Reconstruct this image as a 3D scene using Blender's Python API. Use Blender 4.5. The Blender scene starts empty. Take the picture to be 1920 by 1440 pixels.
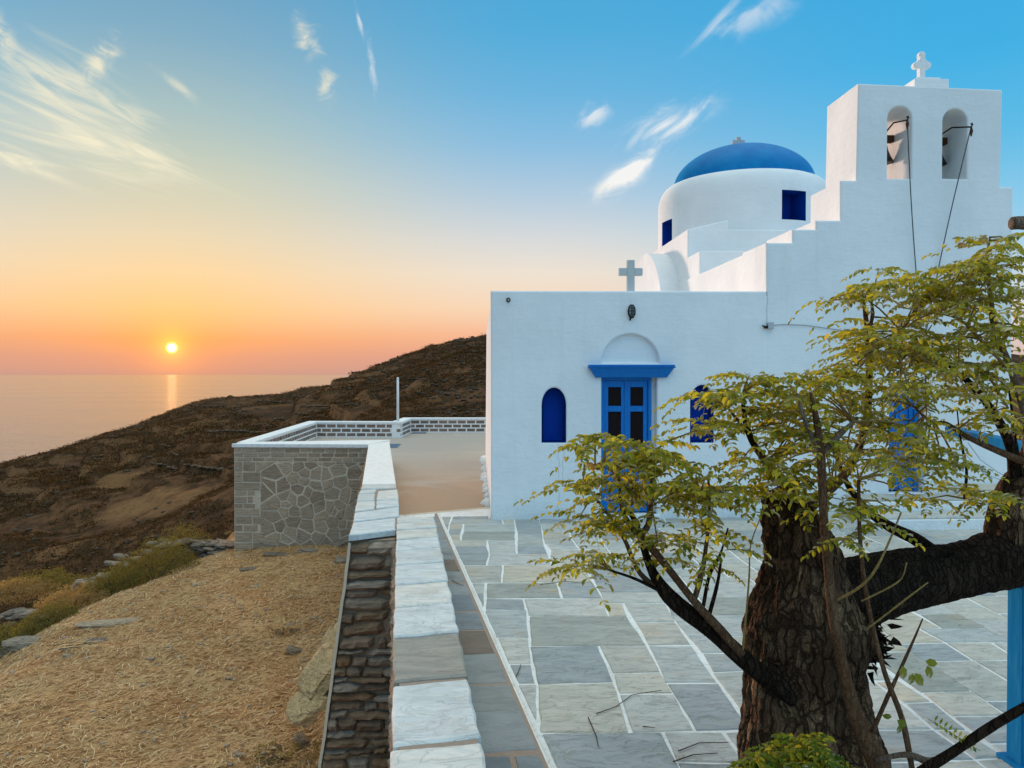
import bpy, bmesh, math, random
import numpy as np
from mathutils import Vector, Matrix, noise as mnoise
from mathutils.geometry import tessellate_polygon

random.seed(7); rng = np.random.default_rng(7)
sc = bpy.context.scene
col = sc.collection
R = math.radians

# ------------------------------------------------------------------ camera
F = 1442.0                      # focal length in photo pixels (1920 wide)
YAW = math.atan(75/1442.0); PITCH = math.atan(18/1442.0)
EYE = Vector((0, 0, 2.0))
fh = Vector((math.sin(YAW), math.cos(YAW), 0)); RIGHT = Vector((math.cos(YAW), -math.sin(YAW), 0))
FWD = fh*math.cos(PITCH) + Vector((0, 0, -math.sin(PITCH)))
UP = fh*math.sin(PITCH) + Vector((0, 0, math.cos(PITCH)))
cd = bpy.data.cameras.new('camera'); cam = bpy.data.objects.new('camera', cd); col.objects.link(cam)
cam.location = EYE; cam.rotation_euler = (math.pi/2-PITCH, 0, -YAW)
cd.sensor_width = 36; cd.lens = 36*F/1920; cd.clip_start = .05; cd.clip_end = 400000
sc.camera = cam

def ray(px, py): return FWD + RIGHT*((px-960)/F) + UP*((720-py)/F)
def on_z(px, py, z):
    d = ray(px, py); return EYE + d*((z-EYE.z)/d.z)
def on_y(px, py, y):
    d = ray(px, py); return EYE + d*((y-EYE.y)/d.y)
def on_x(px, py, x):
    d = ray(px, py); return EYE + d*((x-EYE.x)/d.x)
def at(px, py, D): return EYE + ray(px, py)*D

# ------------------------------------------------------------------ node helper
class NT:
    def __init__(s, tree): s.t = tree; s.n = tree.nodes; s.l = tree.links
    def new(s, typ, **kw):
        n = s.n.new(typ)
        for k, v in kw.items(): setattr(n, k, v)
        return n
    def put(s, sock, v):
        if isinstance(v, bpy.types.NodeSocket): s.l.new(v, sock)
        elif v is not None:
            try: sock.default_value = v
            except Exception:
                sock.default_value = tuple(v)+(1,)
    def m(s, op, a, b=None, c=None, clamp=False):
        n = s.new('ShaderNodeMath', operation=op, use_clamp=clamp)
        s.put(n.inputs[0], a); s.put(n.inputs[1], b); s.put(n.inputs[2], c); return n.outputs[0]
    def v(s, op, a, b=None):
        n = s.new('ShaderNodeVectorMath', operation=op); s.put(n.inputs[0], a); s.put(n.inputs[1], b)
        return n.outputs['Value'] if op in ('DOT_PRODUCT', 'LENGTH', 'DISTANCE') else n.outputs[0]
    def scale(s, a, f):
        n = s.new('ShaderNodeVectorMath', operation='SCALE'); s.put(n.inputs[0], a); s.put(n.inputs[3], f); return n.outputs[0]
    def mix(s, f, a, b, typ='MIX'):
        n = s.new('ShaderNodeMix', data_type='RGBA', blend_type=typ)
        s.put(n.inputs[0], f); s.put(n.inputs[6], a if isinstance(a, bpy.types.NodeSocket) else tuple(a)[:3]+(1,))
        s.put(n.inputs[7], b if isinstance(b, bpy.types.NodeSocket) else tuple(b)[:3]+(1,)); return n.outputs[2]
    def ramp(s, f, pts, interp='LINEAR'):
        n = s.new('ShaderNodeValToRGB'); cr = n.color_ramp; cr.interpolation = interp
        while len(cr.elements) < len(pts): cr.elements.new(.5)
        for e, (p, c) in zip(cr.elements, pts):
            e.position = p; e.color = tuple(c)[:3]+(1,) if hasattr(c, '__len__') else (c, c, c, 1)
        s.put(n.inputs[0], f); return n.outputs[0]
    def noise(s, vec, scale, detail=4, rough=.55, dist=0):
        n = s.new('ShaderNodeTexNoise'); s.put(n.inputs['Vector'], vec)
        n.inputs['Scale'].default_value = scale; n.inputs['Detail'].default_value = detail
        n.inputs['Roughness'].default_value = rough; n.inputs['Distortion'].default_value = dist
        return n.outputs[0]
    def smooth(s, x, a, b):
        n = s.new('ShaderNodeMapRange', interpolation_type='SMOOTHSTEP')
        s.put(n.inputs[0], x); n.inputs[1].default_value = a; n.inputs[2].default_value = b; return n.outputs[0]
    def mapping(s, vec, scale=(1, 1, 1), rot=(0, 0, 0), loc=(0, 0, 0)):
        n = s.new('ShaderNodeMapping'); s.put(n.inputs[0], vec)
        n.inputs[1].default_value = loc; n.inputs[2].default_value = rot; n.inputs[3].default_value = scale; return n.outputs[0]

def lin(c):
    return tuple(((x/255+.055)/1.055)**2.4 if x > 10 else x/255/12.92 for x in c)

# ------------------------------------------------------------------ world sky
SUN_PX = (322, 652)
sd = ray(*SUN_PX).normalized()
SUN_EL = math.asin(sd.z); SUN_AZ = math.atan2(sd.x, sd.y)
w = bpy.data.worlds.new('World'); sc.world = w; w.use_nodes = True
T = NT(w.node_tree); T.n.clear()
tc = T.new('ShaderNodeTexCoord'); dirv = T.v('NORMALIZE', tc.outputs['Generated'])
sep = T.new('ShaderNodeSeparateXYZ'); T.put(sep.inputs[0], dirv)
el = T.m('MULTIPLY', T.m('ARCSINE', sep.outputs[2]), 180/math.pi)           # elevation, degrees
hl = T.m('SQRT', T.m('ADD', T.m('MULTIPLY', sep.outputs[0], sep.outputs[0]), T.m('MULTIPLY', sep.outputs[1], sep.outputs[1])))
ca = T.m('DIVIDE', T.m('ADD', T.m('MULTIPLY', sep.outputs[0], math.sin(SUN_AZ)), T.m('MULTIPLY', sep.outputs[1], math.cos(SUN_AZ))), T.m('MAXIMUM', hl, 1e-4))
A0 = T.m('MULTIPLY', T.m('ARCCOSINE', T.m('MINIMUM', T.m('MAXIMUM', ca, -1), 1)), 180/math.pi)   # azimuth from the sun
left = T.m('SUBTRACT', T.m('MULTIPLY', sep.outputs[1], math.sin(SUN_AZ)), T.m('MULTIPLY', sep.outputs[0], math.cos(SUN_AZ)))   # > 0 left of the sun
A = T.m('MULTIPLY', A0, T.m('SUBTRACT', 1, T.m('MULTIPLY', .5, T.smooth(left, 0, .6))))      # the warm side of the sky reaches further to the left
ef = T.m('POWER', T.m('DIVIDE', T.m('MAXIMUM', el, 0), 90), .5)
def sky_ramp(pts):
    return T.ramp(ef, [(math.sqrt(e/90), lin(c)) for e, c in pts])
HIGH = [(45, (194, 214, 228)), (65, (250, 242, 226)), (90, (255, 244, 220))]      # unseen sky overhead, whitened and brightened to light paving and ground
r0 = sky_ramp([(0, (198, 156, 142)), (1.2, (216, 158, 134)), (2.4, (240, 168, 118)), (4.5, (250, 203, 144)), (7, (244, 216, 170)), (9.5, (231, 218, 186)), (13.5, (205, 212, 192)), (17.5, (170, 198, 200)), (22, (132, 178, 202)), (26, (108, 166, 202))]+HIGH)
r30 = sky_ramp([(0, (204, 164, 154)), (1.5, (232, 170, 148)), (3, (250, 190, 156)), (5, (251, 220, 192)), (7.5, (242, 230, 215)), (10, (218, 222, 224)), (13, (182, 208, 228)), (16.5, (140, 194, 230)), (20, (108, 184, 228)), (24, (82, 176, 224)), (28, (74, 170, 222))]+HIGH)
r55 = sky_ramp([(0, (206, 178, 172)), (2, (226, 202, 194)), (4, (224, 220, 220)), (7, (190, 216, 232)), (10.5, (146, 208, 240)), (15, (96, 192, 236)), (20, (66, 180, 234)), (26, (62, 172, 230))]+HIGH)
r120 = T.mix(1, sky_ramp([(0, (190, 205, 225)), (4, (190, 215, 240)), (10, (172, 215, 247)), (20, (160, 214, 250)), (35, (165, 214, 250))]+HIGH), (1.0, 1.28, 1.42), 'MULTIPLY')  # unseen sky behind the camera, brightened and made bluer to light the facade
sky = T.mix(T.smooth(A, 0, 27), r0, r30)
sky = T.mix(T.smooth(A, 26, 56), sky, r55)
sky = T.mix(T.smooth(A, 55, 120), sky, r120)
sky = T.mix(1, sky, T.scale((1, 1, 1), T.m('ADD', 1, T.m('MULTIPLY', T.smooth(el, 32, 70), .58))), 'MULTIPLY')  # added gain on the unseen upper sky, to light the courtyard
# horizon band and glow round the sun
sdot = T.v('DOT_PRODUCT', dirv, tuple(sd))
th = T.m('MULTIPLY', T.m('ARCCOSINE', T.m('MINIMUM', sdot, 1)), 180/math.pi)
def add(c, f, colr): return T.mix(1, c, T.scale(colr, f), 'ADD')
sky = add(sky, T.m('EXPONENT', T.m('DIVIDE', th, -2.8)), (.28, .01, -.09))
sky = add(sky, T.m('EXPONENT', T.m('DIVIDE', th, -.65)), (1.3, .60, .06))
sky = add(sky, T.m('SUBTRACT', 1, T.smooth(th, .17, .43)), (6.5, 2.3, .45))
sky = add(sky, T.m('SUBTRACT', 1, T.smooth(th, .10, .36)), (.3, .8, 1.1))
# cirrus: each wisp is a soft patch of stretched noise fixed in the sky
def wisp(px, py, rx, ry, ang, nscale, stretch, thr, strength, seed):
    c = ray(px, py).normalized()
    e1 = Vector((c.y, -c.x, 0)).normalized(); e2 = e1.cross(c)
    if e2.z < 0: e2 = -e2
    ca_, sa_ = math.cos(R(ang)), math.sin(R(ang))
    u_ = e1*ca_ + e2*sa_; v_ = -e1*sa_ + e2*ca_
    u = T.m('MULTIPLY', T.v('DOT_PRODUCT', dirv, tuple(u_)), F); v = T.m('MULTIPLY', T.v('DOT_PRODUCT', dirv, tuple(v_)), F)
    front = T.m('GREATER_THAN', T.v('DOT_PRODUCT', dirv, tuple(c)), .5)
    d2 = T.m('ADD', T.m('POWER', T.m('DIVIDE', u, rx), 2), T.m('POWER', T.m('DIVIDE', v, ry), 2))
    g = T.m('EXPONENT', T.m('MULTIPLY', d2, -1))
    cb = T.new('ShaderNodeCombineXYZ'); T.put(cb.inputs[0], T.m('DIVIDE', u, stretch*100.)); T.put(cb.inputs[1], T.m('DIVIDE', v, 100.)); cb.inputs[2].default_value = seed
    n = T.noise(cb.outputs[0], nscale, 5, .58, 1.0)
    f = T.smooth(T.m('ADD', n, T.m('MULTIPLY', T.m('SUBTRACT', g, .5), .5)), thr, thr+.5)
    f = T.m('MULTIPLY', f, T.m('ADD', .35, T.m('MULTIPLY', T.smooth(n, .40, .62), .8)))
    return T.m('MULTIPLY', T.m('MULTIPLY', T.m('MULTIPLY', f, g), strength), front)
warm = lin((250, 242, 212)); white = lin((250, 250, 248))
for (args, colr) in [
    ((115, 245, 190, 58, -14, 2.6, 6.0, .30, 1.3, 1.), warm), ((215, 262, 110, 26, -17, 2.8, 6, .32, 1.1, 21.), warm), ((30, 300, 120, 20, -11, 2.8, 6, .36, 1.0, 7.), warm), ((150, 185, 170, 70, -24, 3.4, 5, .42, .8, 23.), warm),
    ((190, 115, 22, 55, -32, 3, 1.5, .38, .9, 2.), warm), ((8, 80, 22, 60, 25, 3, 1.4, .42, .7, 3.), warm), ((335, 162, 50, 12, -32, 3, 3.5, .40, .8, 9.), warm),
    ((570, 62, 20, 34, 26, 2.6, 1.4, .28, 1.2, 4.), warm), ((592, 88, 24, 9, -30, 3, 2, .36, .8, 26.), warm), ((612, 160, 20, 46, -10, 2.8, 1.3, .42, .7, 5.), warm), ((672, 30, 5, 50, 14, 2.6, .6, .42, .6, 6.), white), ((698, 125, 9, 60, 8, 2.6, .7, .46, .5, 27.), white),
    ((1176, 326, 74, 20, 33, 2.4, 2.2, .26, 1.5, 11.), white), ((1132, 358, 24, 20, 20, 3, 1.4, .36, .9, 28.), warm), ((1258, 230, 88, 30, 25, 2.2, 2.4, .34, .95, 13.), white), ((1225, 275, 36, 34, 45, 2.6, 1.5, .42, .5, 32.), white),
    ((1112, 215, 40, 26, 32, 2.8, 1.6, .42, .7, 14.), white), ((1345, 35, 75, 9, 42, 2.6, 4, .38, .6, 15.), white), ((1420, 22, 120, 36, 22, 2, 2.6, .48, .5, 16.), white)]:
    sky = T.mix(T.m('MULTIPLY', wisp(*args), .85, clamp=True), sky, colr)
nish = T.new('ShaderNodeTexSky', sky_type='NISHITA', sun_disc=False); nish.sun_elevation = SUN_EL; nish.sun_rotation = SUN_AZ
nish.altitude = 100; nish.dust_density = 2
sky = T.mix(.06, sky, T.mix(1, nish.outputs[0], (.1, .1, .1), 'MULTIPLY'))
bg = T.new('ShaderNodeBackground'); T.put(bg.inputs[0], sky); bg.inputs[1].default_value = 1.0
wo = T.new('ShaderNodeOutputWorld'); T.l.new(bg.outputs[0], wo.inputs[0])

# ------------------------------------------------------------------ sun, exposure
sl = bpy.data.lights.new('sun', 'SUN'); sl.energy = 4.3; sl.angle = R(5); sl.color = (1, .70, .54)     # sun sunk in haze: a wide soft source
so = bpy.data.objects.new('sun', sl); col.objects.link(so); so.location = (-20, 50, 20)
so.visible_glossy = False      # the sky's own sun disc already gives the reflection
la, le = SUN_AZ-R(3), R(4); so.rotation_euler = Vector((math.sin(la)*math.cos(le), math.cos(la)*math.cos(le), math.sin(le))).to_track_quat('Z', 'Y').to_euler()
sc.view_settings.view_transform = 'Standard'; sc.view_settings.look = 'None'
sc.view_settings.exposure = 0; sc.view_settings.gamma = 1; sc.view_settings.use_curve_mapping = False
sc.cycles.max_bounces = 6; sc.cycles.diffuse_bounces = 3; sc.cycles.glossy_bounces = 2; sc.cycles.transmission_bounces = 4; sc.cycles.use_adaptive_sampling = True; sc.cycles.adaptive_threshold = .015; sc.cycles.use_denoising = True

# ------------------------------------------------------------------ mesh helpers
class MB:
    def __init__(s): s.v = []; s.f = []
    def add(s, vs, fs):
        o = len(s.v); s.v.extend([tuple(v) for v in vs]); s.f.extend([tuple(i+o for i in f) for f in fs]); return o
    def box(s, x0, x1, y0, y1, z0, z1):
        s.add([(x0, y0, z0), (x1, y0, z0), (x1, y1, z0), (x0, y1, z0), (x0, y0, z1), (x1, y0, z1), (x1, y1, z1), (x0, y1, z1)],
              [(0, 3, 2, 1), (4, 5, 6, 7), (0, 1, 5, 4), (1, 2, 6, 5), (2, 3, 7, 6), (3, 0, 4, 7)])
    def prism(s, base, top):
        """closed loft between two loops of the same length (base counter-clockwise seen from top side)"""
        n = len(base); s.add(list(base)+list(top), [tuple(range(n-1, -1, -1)), tuple(range(n, 2*n))]+[(i, (i+1) % n, n+(i+1) % n, n+i) for i in range(n)])
    def tube(s, pts, rad, seg=8, cap=True):
        pts = [Vector(p) for p in pts]; n = len(pts)
        if not hasattr(rad, '__len__'): rad = [rad]*n
        nrm = None; vs = []; fs = []
        for i, p in enumerate(pts):
            t = (pts[min(i+1, n-1)]-pts[max(i-1, 0)]).normalized()
            if nrm is None: nrm = t.orthogonal().normalized()
            nrm = (nrm - t*nrm.dot(t)).normalized(); b = t.cross(nrm)
            for k in range(seg):
                a = 2*math.pi*k/seg; vs.append(p+(nrm*math.cos(a)+b*math.sin(a))*rad[i])
        for i in range(n-1):
            for k in range(seg):
                fs.append((i*seg+k, i*seg+(k+1) % seg, (i+1)*seg+(k+1) % seg, (i+1)*seg+k))
        if cap: fs += [tuple(range(seg-1, -1, -1)), tuple((n-1)*seg+k for k in range(seg))]
        s.add(vs, fs)
    def lathe(s, prof, c, seg=48, cap=True):
        n = len(prof); vs = []; fs = []
        for (r, z) in prof:
            for k in range(seg):
                a = 2*math.pi*k/seg; vs.append((c[0]+r*math.cos(a), c[1]+r*math.sin(a), c[2]+z))
        for i in range(n-1):
            for k in range(seg): fs.append((i*seg+k, i*seg+(k+1) % seg, (i+1)*seg+(k+1) % seg, (i+1)*seg+k))
        if cap: fs += [tuple(range(seg-1, -1, -1)), tuple((n-1)*seg+k for k in range(seg))]
        s.add(vs, fs)
    def mesh(s, name, mat, smooth=False):
        me = bpy.data.meshes.new(name); me.from_pydata(s.v, [], s.f); me.update()
        if mat: me.materials.append(mat)
        if smooth: me.polygons.foreach_set('use_smooth', [True]*len(me.polygons))
        return me
    def build(s, name, mat, parent=None, smooth=False, bevel=0, seg=2, kind=None, fixn=False, label=None):
        me = s.mesh(name, mat, smooth)
        if fixn:
            b = bmesh.new(); b.from_mesh(me); bmesh.ops.remove_doubles(b, verts=b.verts, dist=1e-5); bmesh.ops.recalc_face_normals(b, faces=b.faces); b.to_mesh(me); b.free()
        o = bpy.data.objects.new(name, me); col.objects.link(o)
        if parent is not None: o.parent = parent
        if bevel:
            m = o.modifiers.new('bevel', 'BEVEL'); m.width = bevel; m.segments = seg; m.limit_method = 'ANGLE'; m.angle_limit = R(35)
        if kind: o['kind'] = kind
        if label: o['label'] = label
        return o

def tag(o, label, cat, group=None):
    o['label'] = label; o['category'] = cat
    if group: o['group'] = group
    return o
def thing(name, label, cat, loc=(0, 0, 0), group=None):
    o = bpy.data.objects.new(name, None); col.objects.link(o); o.empty_display_size = .2
    return tag(o, label, cat, group)
def miter(lp, d):
    """move a loop sideways by d (to its left for d > 0), mitred"""
    n = len(lp); out = []
    for i in range(n):
        a, b, c = Vector(lp[i-1]), Vector(lp[i]), Vector(lp[(i+1) % n]); e, f = (b-a), (c-b)
        if e.length < 1e-6 or f.length < 1e-6: out.append(tuple(b)); continue
        e.normalize(); f.normalize(); n1, n2 = Vector((-e.y, e.x)), Vector((-f.y, f.x)); k = n1+n2
        k = k/max(.3, k.dot(n1)); out.append((b.x+k.x*d, b.y+k.y*d))
    return out
def plate(outline, holes, y0, y1, w=.022):
    """wall slab in the XZ plane with holes right through and softened arrises; front face at y0"""
    m = MB(); loops = [outline if area(outline) > 0 else outline[::-1]]+[h[::-1] if area(h) > 0 else h for h in holes]
    full = [p for lp in loops for p in lp]; mid = [p for lp in loops for p in miter(lp, w*.29)]; ins = [p for lp in loops for p in miter(lp, w)]
    k0 = 0; il = []
    for lp in loops: il.append(ins[k0:k0+len(lp)]); k0 += len(lp)
    tris = tessellate_polygon([[Vector((p[0], p[1], 0)) for p in lp] for lp in il]); n = len(full)
    levels = [(ins, y0), (mid, y0+w*.29), (full, y0+w), (full, y1)]
    for L_, y in levels: m.v += [(p[0], y, p[1]) for p in L_]
    m.f = [tuple(t) for t in tris]+[tuple(i+3*n for i in t[::-1]) for t in tris]
    o = 0
    for lp in loops:
        k = len(lp)
        for q in range(3):
            for i in range(k): a, b = q*n+o+i, q*n+o+(i+1) % k; m.f.append((a, b, b+n, a+n))
        o += k
    return m
def arch(x0, x1, z0, z1, n=14, rise=None):
    """round-headed opening, counter-clockwise"""
    r = (x1-x0)/2; rise = rise or r; c = (x0+x1)/2
    return [(x0, z0), (x1, z0)]+[(c+r*math.cos(math.pi*i/n), z1-rise+rise*math.sin(math.pi*i/n)) for i in range(n+1)]
def clip(poly, nx, ny, d):
    """keep the side where nx*x+ny*y <= d"""
    out = []
    for i in range(len(poly)):
        a, b = poly[i], poly[(i+1) % len(poly)]
        da, db = nx*a[0]+ny*a[1]-d, nx*b[0]+ny*b[1]-d
        if da <= 0: out.append(a)
        if da*db < 0:
            t = da/(da-db); out.append((a[0]+(b[0]-a[0])*t, a[1]+(b[1]-a[1])*t))
    return out
def area(p): return .5*sum(p[i][0]*p[(i+1) % len(p)][1]-p[(i+1) % len(p)][0]*p[i][1] for i in range(len(p)))
def shrink(poly, g):
    n = len(poly)
    if area(poly) < 0: poly = poly[::-1]
    res = list(poly)
    out = poly
    for i in range(n):
        a, b = poly[i], poly[(i+1) % n]; l = math.hypot(b[0]-a[0], b[1]-a[1])
        if l < 1e-5: continue
        nx, ny = (b[1]-a[1])/l, -(b[0]-a[0])/l
        out = clip(out, nx, ny, nx*a[0]+ny*a[1]-g)
        if len(out) < 3: return []
    # drop tiny edges
    q = [p for i, p in enumerate(out) if math.hypot(p[0]-out[i-1][0], p[1]-out[i-1][1]) > .004]
    return q
def wobble(poly, step, amp, seed):
    out = []
    for i in range(len(poly)):
        a, b = poly[i], poly[(i+1) % len(poly)]; l = math.hypot(b[0]-a[0], b[1]-a[1]); k = max(1, int(l/step))
        for j in range(k):
            t = j/k; x, y = a[0]+(b[0]-a[0])*t, a[1]+(b[1]-a[1])*t
            nv = mnoise.noise_vector(Vector((x*7+seed, y*7, seed*.3)))
            out.append((x+nv.x*amp, y+nv.y*amp))
    return out
def slab(poly, O, U, V, N, h, bev=.008, tilt=0, low=.03, seed=0):
    """one stone: 2-D polygon in the frame O,U,V standing h proud along N, with a softened rim"""
    m = MB(); n = len(poly); cx = sum(p[0] for p in poly)/n; cy = sum(p[1] for p in poly)/n
    if area(poly) < 0: poly = poly[::-1]
    def ring(ins, hh):
        out = []
        for (x, y) in poly:
            dx, dy = cx-x, cy-y; l = math.hypot(dx, dy) or 1
            x2, y2 = x+dx/l*min(ins, l*.5), y+dy/l*min(ins, l*.5)
            t = tilt*(x2-cx)+tilt*.7*(y2-cy)
            out.append(O+U*x2+V*y2+N*(hh+t))
        return out
    a, b, c = ring(0, -low), ring(0, h-bev*.8), ring(bev, h)
    vs = a+b+c; fs = []
    for k in (0, n):
        for i in range(n): fs.append((k+i, k+(i+1) % n, k+n+(i+1) % n, k+n+i))
    fs.append(tuple(range(2*n, 3*n)))
    m.add(vs, fs); return m
def crom(pts, k):
    """Catmull-Rom through tuples (x,y,z,r)"""
    P = [np.array(p, float) for p in pts]; P = [2*P[0]-P[1]]+P+[2*P[-1]-P[-2]]; out = []
    for i in range(1, len(P)-2):
        for j in range(k):
            t = j/k; a, b, c, d = P[i-1:i+3]
            out.append(.5*((2*b)+(c-a)*t+(2*a-5*b+4*c-d)*t*t+(3*b-a-3*c+d)*t**3))
    out.append(P[-2]); return out
def vnoise(x, y, seed):
    """value noise, vectorised"""
    xi = np.floor(x).astype(np.int64); yi = np.floor(y).astype(np.int64); xf = x-xi; yf = y-yi
    def h(a, b):
        n = (a*374761393+b*668265263+seed*1442695041) & 0x7fffffff
        n = ((n ^ (n >> 13))*1274126177) & 0x7fffffff
        return ((n ^ (n >> 16)) & 0xffff)/65535.0
    u = xf*xf*(3-2*xf); v = yf*yf*(3-2*yf)
    return (h(xi, yi)*(1-u)+h(xi+1, yi)*u)*(1-v)+(h(xi, yi+1)*(1-u)+h(xi+1, yi+1)*u)*v-.5
def fbm(x, y, seed, o=4):
    s = 0; a = 1
    for i in range(o): s = s+a*vnoise(x*2**i+i*17.3, y*2**i-i*9.1, seed+i); a *= .5
    return s
def sstep(x, a, b):
    t = np.clip((x-a)/(b-a), 0, 1); return t*t*(3-2*t)

# ------------------------------------------------------------------ materials
def mat(name, build):
    m = bpy.data.materials.new(name); m.use_nodes = True; t = NT(m.node_tree); t.n.clear()
    p = t.new('ShaderNodeBsdfPrincipled'); o = t.new('ShaderNodeOutputMaterial'); t.l.new(p.outputs[0], o.inputs[0])
    t.p = p; t.o = o; p.inputs['Specular IOR Level'].default_value = .06
    t.obj = t.new('ShaderNodeTexCoord').outputs['Object']; t.pos = t.new('ShaderNodeNewGeometry').outputs['Position']
    build(t); return m
def bump(t, h, strength=.3, dist=.01, normal=None):
    b = t.new('ShaderNodeBump'); b.inputs['Strength'].default_value = strength; b.inputs['Distance'].default_value = dist
    t.put(b.inputs['Height'], h)
    if normal is not None: t.put(b.inputs['Normal'], normal)
    return b.outputs[0]
def rnd(t): return t.new('ShaderNodeObjectInfo').outputs['Random']
def isl(t): return t.new('ShaderNodeNewGeometry').outputs['Random Per Island']
def setc(t, c, rough=.8, nrm=None):
    t.put(t.p.inputs['Base Color'], c if isinstance(c, bpy.types.NodeSocket) else tuple(c)+(1,)); t.put(t.p.inputs['Roughness'], rough)
    if nrm is not None: t.put(t.p.inputs['Normal'], nrm)

def m_plaster(t):
    n1 = t.noise(t.pos, 1.3, 5); n2 = t.noise(t.pos, 9, 5, .6); n3 = t.noise(t.pos, 60, 3)
    c = t.mix(t.smooth(n1, .35, .7), (.80, .80, .79), (.86, .855, .84))
    c = t.mix(t.m('MULTIPLY', t.smooth(n2, .55, .8), .25), c, (.72, .72, .70))
    st = t.noise(t.mapping(t.pos, (5, 5, .35)), 1.2, 4)
    c = t.mix(t.m('MULTIPLY', t.smooth(st, .56, .78), .18), c, (.62, .61, .58))
    h = t.m('ADD', t.m('MULTIPLY', n2, .7), t.m('MULTIPLY', n3, .18)); h = t.m('ADD', h, t.m('MULTIPLY', n1, 3)); br = t.noise(t.mapping(t.pos, (1, 1, 5), (0, .5, 0)), 5, 4, .6); h = t.m('ADD', h, t.m('MULTIPLY', br, .5))
    c = t.mix(t.m('MULTIPLY', t.smooth(br, .5, .75), .22), c, (.74, .74, .735))
    sp = t.new('ShaderNodeSeparateXYZ'); t.put(sp.inputs[0], t.pos); gr = t.m('MULTIPLY', t.m('SUBTRACT', 1, t.smooth(t.m('ADD', sp.outputs[2], t.m('MULTIPLY', t.m('SUBTRACT', n2, .5), .5)), .0, .28)), t.smooth(n3, .35, .6)); c = t.mix(t.m('MULTIPLY', gr, .35), c, (.52, .48, .42))      # splashed dirt along the foot
    setc(t, c, .85, bump(t, h, .42, .018))
plaster = mat('whitewash', m_plaster)
def m_trim(t):
    n = t.noise(t.pos, 14, 5); setc(t, t.mix(t.smooth(n, .4, .75), (.82, .82, .80), (.70, .69, .66)), .8, bump(t, n, .3, .01))
white_trim = mat('white_lime_coping', m_trim)
def m_blue(t):
    n = t.noise(t.mapping(t.pos, (1, 1, .25)), 30, 5); t.p.inputs['Specular IOR Level'].default_value = .25; setc(t, t.mix(t.smooth(n, .4, .8), (.001, .155, .50), (.006, .20, .55)), .45, bump(t, n, .2, .004))
blue = mat('blue_gloss_paint', m_blue)
def m_navy(t):
    n = t.noise(t.pos, 12, 4); setc(t, t.mix(n, (.001, .034, .27), (.002, .048, .33)), .5)
navy = mat('deep_blue_paint', m_navy)
def m_dome(t):
    n = t.noise(t.pos, 3, 6, .6); s = t.noise(t.pos, 22, 4, .6)
    c = t.mix(t.smooth(n, .3, .75), (.001, .17, .44), (.004, .23, .52))
    sp = t.new('ShaderNodeSeparateXYZ'); t.put(sp.inputs[0], t.pos)
    low = t.m('SUBTRACT', 1, t.smooth(sp.outputs[2], 6.0, 6.4))
    f = t.m('MULTIPLY', t.smooth(t.m('ADD', s, t.m('MULTIPLY', low, .10)), .70, .78), .6)
    t.p.inputs['Specular IOR Level'].default_value = .12; setc(t, t.mix(f, c, (.40, .52, .60)), .5, bump(t, t.m('ADD', n, t.m('MULTIPLY', s, .3)), .25, .02))
dome_m = mat('blue_dome_paint', m_dome)
def m_pergola(t):
    n = t.noise(t.mapping(t.pos, (8, 8, 1.2)), 4, 6, .65); setc(t, t.mix(t.smooth(n, .4, .75), (.006, .15, .36), (.02, .20, .40)), .55, bump(t, n, .4, .006))
pergola_m = mat('weathered_blue_paint', m_pergola)
def simple(name, c, rough=.6, metal=0, sc_=25, var=.3):
    def f(t):
        n = t.noise(t.pos, sc_, 4); c2 = tuple(x*(1-var) for x in c); setc(t, t.mix(n, c, c2), rough, bump(t, n, .15, .003)); t.p.inputs['Metallic'].default_value = metal
    return mat(name, f)
dark_metal = simple('dark_iron', (.035, .03, .028), .5, .6); bronze = simple('old_bronze', (.06, .045, .03), .45, .8)
rust = simple('rusty_wood', (.10, .045, .025), .8); rope_m = simple('grey_rope', (.10, .11, .12), .9)
mesh_m = simple('dark_screen', (.022, .008, .009), .35); grey_plastic = simple('grey_plastic', (.55, .57, .58), .5)
cable_m = simple('grey_cable', (.38, .42, .45), .6); pole_m = simple('white_painted_steel', (.72, .72, .70), .4, 0, 20, .1)
hole_m = simple('brown_stain', (.16, .11, .08), .9)
def m_glass(t):
    setc(t, (.35, .4, .4), .15); t.p.inputs['Transmission Weight'].default_value = .4
glass = mat('frosted_glass', m_glass)
def stone_mat(name, cols, dark, scale=1, grain=(1, 1, 1), bstr=.6, bdist=.012, veins=True, rough=.75):
    def f(t):
        r = rnd(t); off = t.scale((37.1, 17.7, 9.3), r); vec = t.v('ADD', t.obj, off)
        base = t.ramp(r, [(i/(len(cols)), c) for i, c in enumerate(cols)], 'CONSTANT')
        g = t.noise(t.mapping(vec, grain, (0, 0, .6)), 3.2*scale, 8, .62, .8); f_ = t.noise(vec, 40*scale, 4, .6)
        q = t.noise(vec, 1.6*scale, 3)
        c = t.mix(t.smooth(g, .35, .7), base, t.mix(1, base, (.78, .80, .82), 'MULTIPLY'))
        c = t.mix(t.m('MULTIPLY', t.smooth(q, .55, .75), .45), c, dark)
        c = t.mix(t.m('MULTIPLY', t.smooth(f_, .55, .8), .3), c, t.mix(1, c, (.6, .58, .55), 'MULTIPLY'))
        h = t.m('ADD', g, t.m('MULTIPLY', f_, .12))
        if veins:
            l = t.m('ABSOLUTE', t.m('SUBTRACT', t.noise(t.mapping(vec, grain, (0, 0, .6)), 2.3*scale, 5, .6, 1.2), .5))
            cr = t.m('SUBTRACT', 1, t.smooth(l, 0, .018)); c = t.mix(t.m('MULTIPLY', cr, .25), c, dark); h = t.m('SUBTRACT', h, t.m('MULTIPLY', cr, .18))
        setc(t, c, rough, bump(t, h, bstr, bdist))
    return mat(name, f)
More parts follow.
